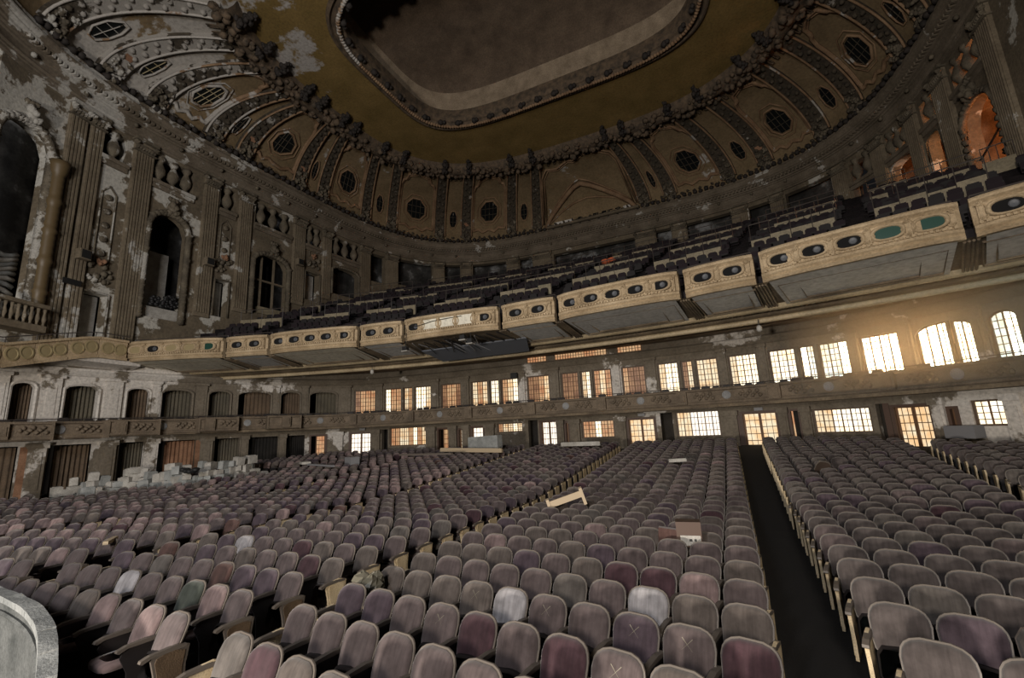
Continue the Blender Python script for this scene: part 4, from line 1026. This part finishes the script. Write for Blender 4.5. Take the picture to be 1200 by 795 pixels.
BL = {  # name: left edge(v), right edge(v), label place, count from
 'D': (lambda v: 3.78, lambda v: 9.22, 'left of the dark aisle', 'R'),
 'E': (lambda v: 10.12+.012*max(0, v-6), lambda v: 13.75+.088*(v-5), 'right of the dark aisle', 'L'),
 'F': (lambda v: 14.45+.088*(v-5), lambda v: 24, 'beyond the far right aisle', 'L'),
 'C': (lambda v: -2.3, lambda v: 2.98, 'left of the diagonal aisle', 'R'),
 'B': (lambda v: -8.9, lambda v: -3.15, 'in the second block leftward', 'R'),
 'A': (lambda v: -13.9-.06*(v-5), lambda v: -9.75, 'in the third block leftward', 'R'),
 'Z': (lambda v: -23.4, lambda v: -14.7-.06*(v-5), 'in the leftmost block', 'R')}
LWP = LW.p[::4]
CW = cam.matrix_world.inverted()
def px(p):
    q = CW @ Vector(p); 
    if q.z > -.1: return None
    return 600+530*q.x/-q.z, 397.5-530*q.y/-q.z, -q.z
SPEC = {(6.27, 5.75): 'silver', (7.81, 6.0): 'silver', (6.1, 4.84): 'wine', (7.2, 4.63): 'wine', (4.4, 3.51): 'wine', (1.39, 4.48): 'green', (1.18, 3.61): 'pink', (1.85, 3.53): 'pink', (-.47, 4.4): 'silver',
        (-1.06, 7.26): 'silver', (-1.72, 4.9): 'purple', (-2.41, 6.19): 'rust', (13.27, 13.1): 'wine', (3.9, 5.1): 'purple', (4.5, 5.0): 'purple', (3.98, 3.46): 'grey', (4.7, 4.3): 'mauve', (2.43, 3.65): 'mauve', (2.1, 4.4): 'pink'}
seats = []; rs = random.Random(42)
voids = [((-20.8, 12.2), 2.0), ((-20.4, 14.4), 2.4), ((-18.4, 15.4), 1.9), ((-17.3, 17.2), 1.6), ((-17, 19.3), 1.6)]
for bn, (fl_, fr_, txt, side) in BL.items():
    for k in range(0, 33):
        vk = vof(k); R = Rof(vk)
        if vk > 27.6: continue
        def von(u): return vk-R+sqrt(max(1, R*R-(u-UA)**2))
        uL, uR = fl_(vk), fr_(vk)
        for _ in range(4): uL, uR = fl_(von(uL)), fr_(von(uR))
        aL, aR = asin(max(-.95, (uL-UA)/R)), asin(min(.95, (uR-UA)/R))
        n = int((aR-aL)*R/.54)
        for j in range(n):
            a = aL+(aR-aL)*(j+.5)/n; u_, v_ = UA+R*sin(a), vk-R+R*cos(a)
            if v_ < 1.5: continue
            if float(np.min(np.hypot(LWP[:, 0]-u_, LWP[:, 1]-v_))) < 3.0 or abs(u_) > 24.6: continue
            if any(hypot(u_-c[0], v_-c[1]) < r_ for c, r_ in voids): continue
            z = zf(vk); q = px((u_, v_, z+.7))
            if not q or not (-70 < q[0] < 1270 and q[1] < 900): continue
            seats.append(dict(b=bn, k=k, j=j, n=n, a=a+rs.uniform(-.03, .03), p=(u_, v_, z), q=q, first=j == 0, last=j == n-1))
taken = set()
for s in seats:
    v = s['p'][1]
    s['c'] = rs.choices(['mauve', 'brown', 'purple', 'wine', 'pink', 'grey', 'rust'], [52, 20, 14, 4, 4, 5, 1])[0]
    if s['b'] in 'BAZ' and rs.random() < .22: s['c'] = 'pink'
    if s['b'] == 'D': s['c'] = rs.choices(['mauve', 'brown', 'purple', 'wine', 'pink', 'grey'], [48, 32, 10, 3, 1, 6])[0]
    if s['b'] in 'EF': s['c'] = rs.choices(['umber', 'mauve', 'purple', 'grey'], [72, 10, 8, 10])[0]
    s['down'] = rs.random() < (.32 if s['b'] in 'CB' else .1); s['rust'] = rs.random() < .08
    s['cross'] = s['b'] == 'D' and s['k'] in (2, 3) and rs.random() < .75
for (u_, v_), c in SPEC.items():
    s = min((s for s in seats if id(s) not in taken), key=lambda s: hypot(s['p'][0]-u_, s['p'][1]-v_)); s['c'] = c; s['cross'] = False; taken.add(id(s))
    if c == 'pink': s['down'] = True
vis = [s for s in seats if -25 < s['q'][0] < 1235 and s['q'][1] < 850]
vis.sort(key=lambda s: s['q'][2]); hero = vis[:300]; hid = {id(s) for s in hero}
ORD = 'first second third fourth fifth sixth seventh eighth ninth tenth eleventh twelfth thirteenth fourteenth fifteenth sixteenth seventeenth eighteenth nineteenth twentieth'.split()
ADJ = {'mauve': 'dusty mauve', 'brown': 'faded brown', 'umber': 'dark brown', 'purple': 'dark purple', 'wine': 'deep wine-red', 'pink': 'pale pinkish', 'grey': 'dull grey', 'silver': 'silvery stained', 'green': 'dark green cushionless', 'rust': 'rusty red-brown'}
k0 = {}; 
for s in hero: k0[s['b']] = min(k0.get(s['b'], 99), s['k'])
for s in hero:
    t = empty('theatre_seat', s['p'], -s['a'])
    bn = s['b']; c = s['c']
    i_ = (s['n']-1-s['j']) if BL[bn][3] == 'R' else s['j']
    tag(t, '%s%s seat, %s row from the front, %s %s' % (ADJ[c], ' chalk-crossed' if s['cross'] else '', ORD[s['k']-k0[bn]], ORD[min(i_, 19)], BL[bn][2]), 'seat', 'folding seats on the main floor')
    link('backrest', ME[('cushion', c)], t); link('back_shell', ME['shell'], t)
    if s['down']: link('seat', ME[('down', 'mauve' if c in ('green',) else c)], t)
    else: link('seat', ME['pan_rust' if s['rust'] else 'pan_up'], t)
    if s['last']: link('end_panel', ME['end_w' if s['k'] < 3 else 'end_c'], t)
    else: link('standard', ME['std_r'], t)
    link('armrest', ME['arm_r'], t)
    if s['first']: link('end_panel', ME['end_l'], t); link('armrest', ME['arm_l'], t)
    if s['cross']: link('chalk_cross', ME['cross'], t)
# all further seats as one object
mats = ['velvet_'+c for c in CC]+['seat_wood', 'seat_iron', 'seat_rim', 'panel_sunlit_cream']
IX = {m: i for i, m in enumerate(mats)}
VV, FF, MM = [], [], []; base = 0
def addlow(mb, mat, T):
    global base
    v = np.array([tuple(p) for p in mb.v]); VV.append(v @ T[0].T+T[1]); FF.extend([tuple(base+i for i in f) for f in mb.f]); MM.extend([IX[mat]]*len(mb.f)); base += len(mb.v)
for s in seats:
    if id(s) in hid: continue
    q = s['q']
    if not (-60 < q[0] < 1260 and q[1] < 860): continue
    if rs.random() < .012: continue
    a = -s['a']; tl = rs.uniform(-.05, .05); Rm = np.array([[cos(a), -sin(a), 0], [sin(a), cos(a), tl*.5], [0, 0, 1]]); T = (Rm, np.array(s['p']))
    addlow(lc, 'velvet_'+s['c'], T); addlow(ls, 'seat_wood', T)
    far = q[2] > 20
    addlow(lp, 'velvet_rust' if s['rust'] else 'seat_iron', T)
    if not far: addlow(lst, 'seat_iron', T); 
    addlow(la, 'seat_wood', T)
    if s['last']: addlow(le, 'panel_sunlit_cream', T)
    if s['first']: addlow(lel, 'panel_sunlit_cream', T)
me = bpy.data.meshes.new('far_seats'); me.from_pydata(np.vstack(VV).tolist(), [], FF)
for m in mats: me.materials.append(M[m])
me.polygons.foreach_set('material_index', MM); me.update()
tag(link('far_seats', me), 'hundreds of faded folding seats filling the floor towards the back', 'seats', kind='stuff')

# ------------------------------------------------------------------ things lying about
def thing_mesh(mb, name, mats, label, cat, loc, rot=None, group=None, smooth=False):
    o = mb.obj(name, mats, None, smooth, loc)
    if rot: o.rotation_euler = rot
    return tag(o, label, cat, group)
# heap of blocks by the left boxes
rd = random.Random(8); path = [(-21.2, 12.0), (-20.7, 13.6), (-19.6, 15.0), (-17.8, 15.8), (-17.0, 17.4), (-17.0, 19.4)]
for i in range(26):
    f_ = i/25*(len(path)-1); a = int(min(f_, len(path)-2)); g = f_-a
    x0 = path[a][0]+(path[a+1][0]-path[a][0])*g; y0 = path[a][1]+(path[a+1][1]-path[a][1])*g
    for lane, rw in ((-.85, 'rear'), (.15, 'front')):
        z = zf(wof(x0, y0))+(.25 if lane < 0 else 0); x1 = x0+lane+rd.uniform(-.07, .07); y1 = y0+lane*.5+rd.uniform(-.05, .05); n = rd.randint(2, 3) if lane < 0 else rd.randint(1, 2)
        for l in range(n):
            w_, d_, h_ = rd.uniform(.3, .62), rd.uniform(.3, .6), rd.uniform(.22, .5)
            q = MB(); q.prism([(-w_/2, -d_/2), (w_/2*.9, -d_/2*1.05), (w_/2, d_/2*.9), (-w_/2*.85, d_/2)], 0, h_); q.prism([(-w_/3, -d_/2.6), (w_/3, -d_/3), (w_/3.2, d_/2.6), (-w_/3, d_/3)], h_, h_+.03)
            e_, m__ = ('left', i) if i < 13 else ('right', 25-i)
            lay = 'topmost' if l == n-1 else ('lowest' if l == 0 else 'middle')
            thing_mesh(q, 'plaster_block', rd.choice(['debris_white', 'debris_white', 'ledge_grey']), '%s plaster block of its stack, %s from the %s end of the heap, %s row' % (lay, ORD[m__], e_, rw), 'rubble', (x1+rd.uniform(-.05, .05), y1, z), (rd.uniform(-.08, .08), rd.uniform(-.1, .1), rd.uniform(-.6, .6)), 'plaster blocks heaped by the left wall')
            z += h_+.04
q = MB(); 
for i in range(7): q.lump((-.6+.2*i, .1*sin(i*2), .12+.05*cos(i)), .2, i, .6, 7)
thing_mesh(q, 'dark_cloth', 'iron', 'crumpled black cloth thrown over the plaster block heap', 'cloth', (-17.7, 15.4, 1.42), None, None, True)
# broken end standard laid across the seats: wooden bench piece
t = empty('broken_wooden_rail', (4.95, 11.9, .82), math.radians(20)); t.rotation_euler = (0, -.30, math.radians(20))
tag(t, 'pale broken wooden rail lying across seat backs near the centre', 'wood')
q = MB(); q.box((0, 0, .22), (.9, .08, .16)); q.obj('plank', 'board_tan', t)
for x_ in (-.46, .46):
    q = MB(); q.prism([(-.1, -.06), (.06, -.06), (.12, .2), (.1, .38), (-.05, .36)], -.04, .04, lambda y, z, tt, X=x_: (X+tt, y, z)); q.obj('bracket', 'board_tan', t)
# carton with a paper label between the seats
t = empty('carton', (8.15, 9.2, .80), .1); tag(t, 'brown carton with a white label wedged between seats by the dark aisle', 'box')
q = MB(); q.box((0, 0, .12), (.42, .3, .42)); q.obj('body', 'door_brown', t)
q = MB(); q.box((.02, -.155, .02), (.34, .012, .17)); q.obj('paper_label', 'debris_white', t)
q = MB(); q.box((.02, -.163, .03), (.05, .004, .04)); q.box((.1, -.163, .03), (.04, .004, .04)); q.obj('label_print', 'sign_black', t)
q = MB(); q.box((-.38, 0, .25), (.36, .09, .42)); thing_mesh(q, 'loose_seat_cushion', 'velvet_rust', 'rust-red loose seat cushion leaning left of the brown carton', 'cushion', (8.15, 9.2, .5), (.1, .1, 0))
# bag of plastic on a seat
q = MB(); 
for i in range(9): q.lump((rd.uniform(-.13, .13), rd.uniform(-.08, .08), rd.uniform(.1, .34)), rd.uniform(.10, .17), i, 1, 8)
thing_mesh(q, 'plastic_bag', 'plastic_film', 'crumpled glossy plastic bag on the end seat by the diagonal aisle', 'bag', (3.95, 5.65, .45), None)
# seat tipped backwards (dark gap) in the right block
t = empty('tipped_seat', (11.2, 18.3, zf(18.3+1.5)+.30), .5); t.rotation_euler = (.9, .2, .6); tag(t, 'overturned black seat frame among the right block of seats', 'seat')
link('back_shell', ME['shell_only'], t); link('standard', ME['std_r'], t); link('standard', ME['std_l'], t); link('seat', ME['pan_up'], t)
# boards and boxes on the far seats
for x_, y_, z_, d_, rz, mt, nm, lb, cat in [
    (-4.9, 25.3, 2.18, (2.3, .5, .75), -.15, 'ledge_grey', 'large_grey_box', 'large pale grey box resting on seat backs near the rear wall', 'box'),
    (1.3, 25.2, 1.92, (2.2, .35, .2), .1, 'debris_white', 'grey_board', 'pale board lying on the rearmost seats before the centre door', 'board'),
    (-11.2, 20.6, 1.50, (.95, .5, .5), -.4, 'lamp_grey', 'grey_case', 'grey case with a white lid standing on left rear seats', 'case'),
    (-12.2, 19.2, 1.42, (3.6, .12, .08), -.35, 'lamp_grey', 'metal_strip', 'long pale metal strip lying across the left rear seats', 'strip'),
    (-7.2, 22.2, 1.72, (4.4, .12, .08), -.2, 'seat_rim', 'wooden_batten', 'thin wooden batten lying across rear seats left of centre', 'batten'),
    (-5.2, 24.0, 1.80, (4.6, .15, .22), -.12, 'board_tan', 'long_tan_board', 'long tan board laid over seats in front of the grey box', 'board'),
    (7.0, 19.2, 1.42, (.65, .35, .1), .2, 'debris_white', 'white_scrap', 'small white scrap lying on a seat in the upper centre block', 'scrap'),
    (-14.6, 20.2, 1.50, (1.6, .5, .12), -.6, 'debris_white', 'white_sheet', 'crumpled white sheet on the seats beside the left rear corner', 'sheet'),
    (-3.9, 5.9, .86, (.62, .10, .05), -.7, 'board_tan', 'loose_armrest', 'loose pale wooden armrest lying across a seat in the left block', 'stick'),  # an armrest come loose from a seat
    (17.9, 25.8, 1.9, (1.1, .6, .5), -.9, 'lamp_grey', 'grey_crate', 'pale grey crate below the right-hand ground window', 'crate')]:
    q = MB(); w_, dd, h_ = d_; q.prism([(-w_/2, -dd/2), (w_/2, -dd/2), (w_/2, dd/2), (-w_/2, dd/2)], -h_/2, h_/2); q.prism([(-w_/2*.97, -dd/2*.94), (w_/2*.97, -dd/2*.94), (w_/2*.97, dd/2*.94), (-w_/2*.97, dd/2*.94)], h_/2, h_/2+.02)
    thing_mesh(q, nm, mt, lb, cat, (x_, y_, z_), (rd.uniform(-.03, .03), rd.uniform(-.03, .03), rz))
# grey cheek wall with a broken capping, bottom left
cw = Curve(smooth_pts([(-3.4, 2.9), (-1.6, 3.1), (0, 3.05), (.7, 3.0), (1.4, 2.88), (2.0, 2.72), (2.6, 2.5), (3.0, 2.25)], 12), (2, -5))
def hz(t): return float(np.interp(cw.at(t)[0], [-3.4, .05, .3, .9, 1.5, 1.9, 2.2, 2.6, 3.0], [1.0, 1.0, .98, .95, .90, .82, .68, .58, .3]))
ck = empty('curved_parapet', (0, 0, 0)); tag(ck, 'curved grey parapet with broken capping in the bottom left corner', 'parapet')
q = MB(); slab(q, cw, 0, cw.L, 0, lambda t: hz(t)-.06, .0, -.10, 40); q.obj('panel', 'ledge_dark', ck)
for i in range(14):
    a = .05+i*.42; q = MB(); g = rd.uniform(.01, .05); slab(q, cw, a, a+.42-g, lambda t: hz(t)-.07+.0, lambda t: hz(t)+rd.uniform(0, .02), .04, -.12, 2); q.obj('cap_piece', 'ledge_grey', ck)
q = MB(); crv_tube(q, cw, 0, cw.L, .02, lambda t: hz(t)-.2, .03, 5, .3); q.obj('bead', 'ledge_dark', ck)

# speakers on the upper left wall, sign, wall lamps
for s, z, lb in ((5.3, 14.4, 'black square speaker on the pilaster nearest the organ arch'), (13.1, 16.6, 'black square speaker right of the tall niche'), (21.2, 19.2, 'black square speaker right of the second arched window')):
    t = empty('wall_speaker', CO.pt(s, .5, z), CO.rz(s)); 
    sg = 1
    tag(t, lb, 'speaker', 'speakers on the upper left wall')
    P_, T_, N_ = CO.fr(s); X = Vector((T_[0], T_[1], 0)); Nn = Vector((N_[0], N_[1], 0)); t.rotation_euler = (0, 0, atan2(N_[1], N_[0])+pi/2)
    q = MB(); q.box((0, .05, 0), (.6, .5, .62)); q.obj('cabinet', 'pilaster_tan', t); q = MB(); q.box((0, -.22, 0), (.48, .04, .5)); q.obj('grille', 'sign_black', t)
    q = MB(); q.box((0, .38, -.1), (.12, .25, .12)); q.obj('bracket', 'iron', t)
t = MB(); t.box((0, 0, 0), (.95, .08, .32)); o = thing_mesh(t, 'wall_sign', 'sign_black', 'small dark sign on the pilaster above the left doorway', 'sign', CO.pt(5.0, .36, 12.6)); o.rotation_euler[2] = CO.rz(5.0)
# speaker box hung under the balcony
q = MB(); q.box((0, 0, 0), (.5, .4, .45)); q.box((0, -.21, 0), (.42, .03, .37)); o = thing_mesh(q, 'hanging_speaker', 'sign_black', 'black box speaker fixed above the mezzanine windows at centre', 'speaker', LW.pt(41.2, .35, 6.85)); o.rotation_euler[2] = LW.rz(41.2)
# work lights hanging from the soffit
for a, r, z, lb in ((-.223, 59.2, 7.35, 'small white spotlight under the balcony beam at left'), (.185, 59.2, 7.2, 'white spotlight under the balcony beam at right')):
    t = empty('soffit_spotlight', apt(r, a, z)); tag(t, lb, 'spotlight')
    q = MB(); q.lathe([(.07, -.2), (.13, -.12), (.12, .05), (.05, .12)], (0, 0, 0), 9); q.obj('housing', 'debris_white', t, True); q = MB(); q.tube([(0, 0, .1), (0, 0, .42)], .02, 5); q.obj('stem', 'iron', t)
# collapsed lighting rig under the damaged bay
t = empty('collapsed_lighting_rig', (0, 0, 0)); tag(t, 'collapsed dark metal lighting rig hanging below the damaged balcony bay', 'lighting rig')
q = MB(); a0, a1 = -.135, -.045
q.add([apt(56.6, a0, 7.95), apt(56.8, a1+.03, 8.05), apt(58.6, a1+.02, 7.6), apt(58.4, a0+.01, 7.5), apt(56.6, a0, 7.88), apt(56.8, a1+.03, 7.98), apt(58.6, a1+.02, 7.53), apt(58.4, a0+.01, 7.43)], [(0, 1, 2, 3), (7, 6, 5, 4), (0, 4, 5, 1), (1, 5, 6, 2), (2, 6, 7, 3), (3, 7, 4, 0)]); q.obj('sagging_panel', 'steel_grey', t)
for i in range(26):
    a = a0+.085*rd.random(); q = MB(); q.tube([apt(55.0+rd.uniform(0, .8), a, 8.15), apt(56.8+rd.uniform(0, .9), a+rd.uniform(-.014, .014), 7.65+rd.uniform(0, .35))], .03, 4); q.obj('lath', 'iron' if i % 3 else 'lamp_grey', t)
for i in range(7):
    a = -.105+i*.012; q = MB(); q.tube([apt(55.0, a, 8.15), apt(58.2, a+.012, 7.85)], .04, 4); q.obj('fin', 'iron', t)
for a, z in ((-.133, 7.85), (-.066, 8.1), (-.058, 7.85)):
    q = MB(); q.tube([apt(54.6, a, 8.95), apt(54.5, a, z)], .02, 4); q.box(apt(54.5, a, z-.12), (.3, .25, .24)); q.obj('hanging_lamp', ['iron'], t)
    q = MB(); q.box(apt(54.5, a, z-.27), (.4, .3, .05)); q.obj('lamp_shade', 'debris_white', t)
q = MB(); q.tube([apt(54.4, -.128, 9.0), apt(54.35, -.115, 8.95), apt(54.35, -.10, 9.1), apt(54.35, -.08, 9.15), apt(54.35, -.066, 9.16)], .02, 4); q.obj('cable', 'iron', t)
# orange cloth over a balcony rail
q = MB(); q.lump((0, 0, 0), .35, 3, .5, 8); q.lump((.4, .1, .12), .3, 4, .5, 8); thing_mesh(q, 'orange_cloth', 'orange_cloth', 'orange cloth draped over a seat row high on the balcony', 'cloth', apt(66.4, .03, bz(66.4)+.85))
# glimpses of ceiling and floor in the lit right stair
q = MB(); crv_tube(q, CO, 94.2, 97.4, -.3, lambda t: 17.0+.35*(t-94.2), .06, 5, .6); q.obj('stair_rail', 'iron', wR)

# scattering volume added for the glare around the bright right windows
hm = bpy.data.materials.new('glare_haze'); hm.use_nodes = True; nt = hm.node_tree; nt.nodes.remove(nt.nodes['Principled BSDF'])
vs = nt.nodes.new('ShaderNodeVolumeScatter'); vs.inputs['Density'].default_value = .10; vs.inputs['Color'].default_value = (1, .66, .40, 1); vs.inputs['Anisotropy'].default_value = .55
nt.links.new(vs.outputs[0], nt.nodes['Material Output'].inputs['Volume'])
q = MB(); q.prism([(12, 27.5), (13, 24), (17.3, 18.8), (20.5, 19), (21.2, 21.5), (18.2, 25.9), (14.2, 28.6)], 3.9, 7.7)
me = bpy.data.meshes.new('glare_haze'); me.from_pydata([tuple(v) for v in q.v], [], q.f); me.materials.append(hm)
tag(link('glare_haze', me), 'added glare haze before the brightest windows at right', 'haze', kind='stuff')
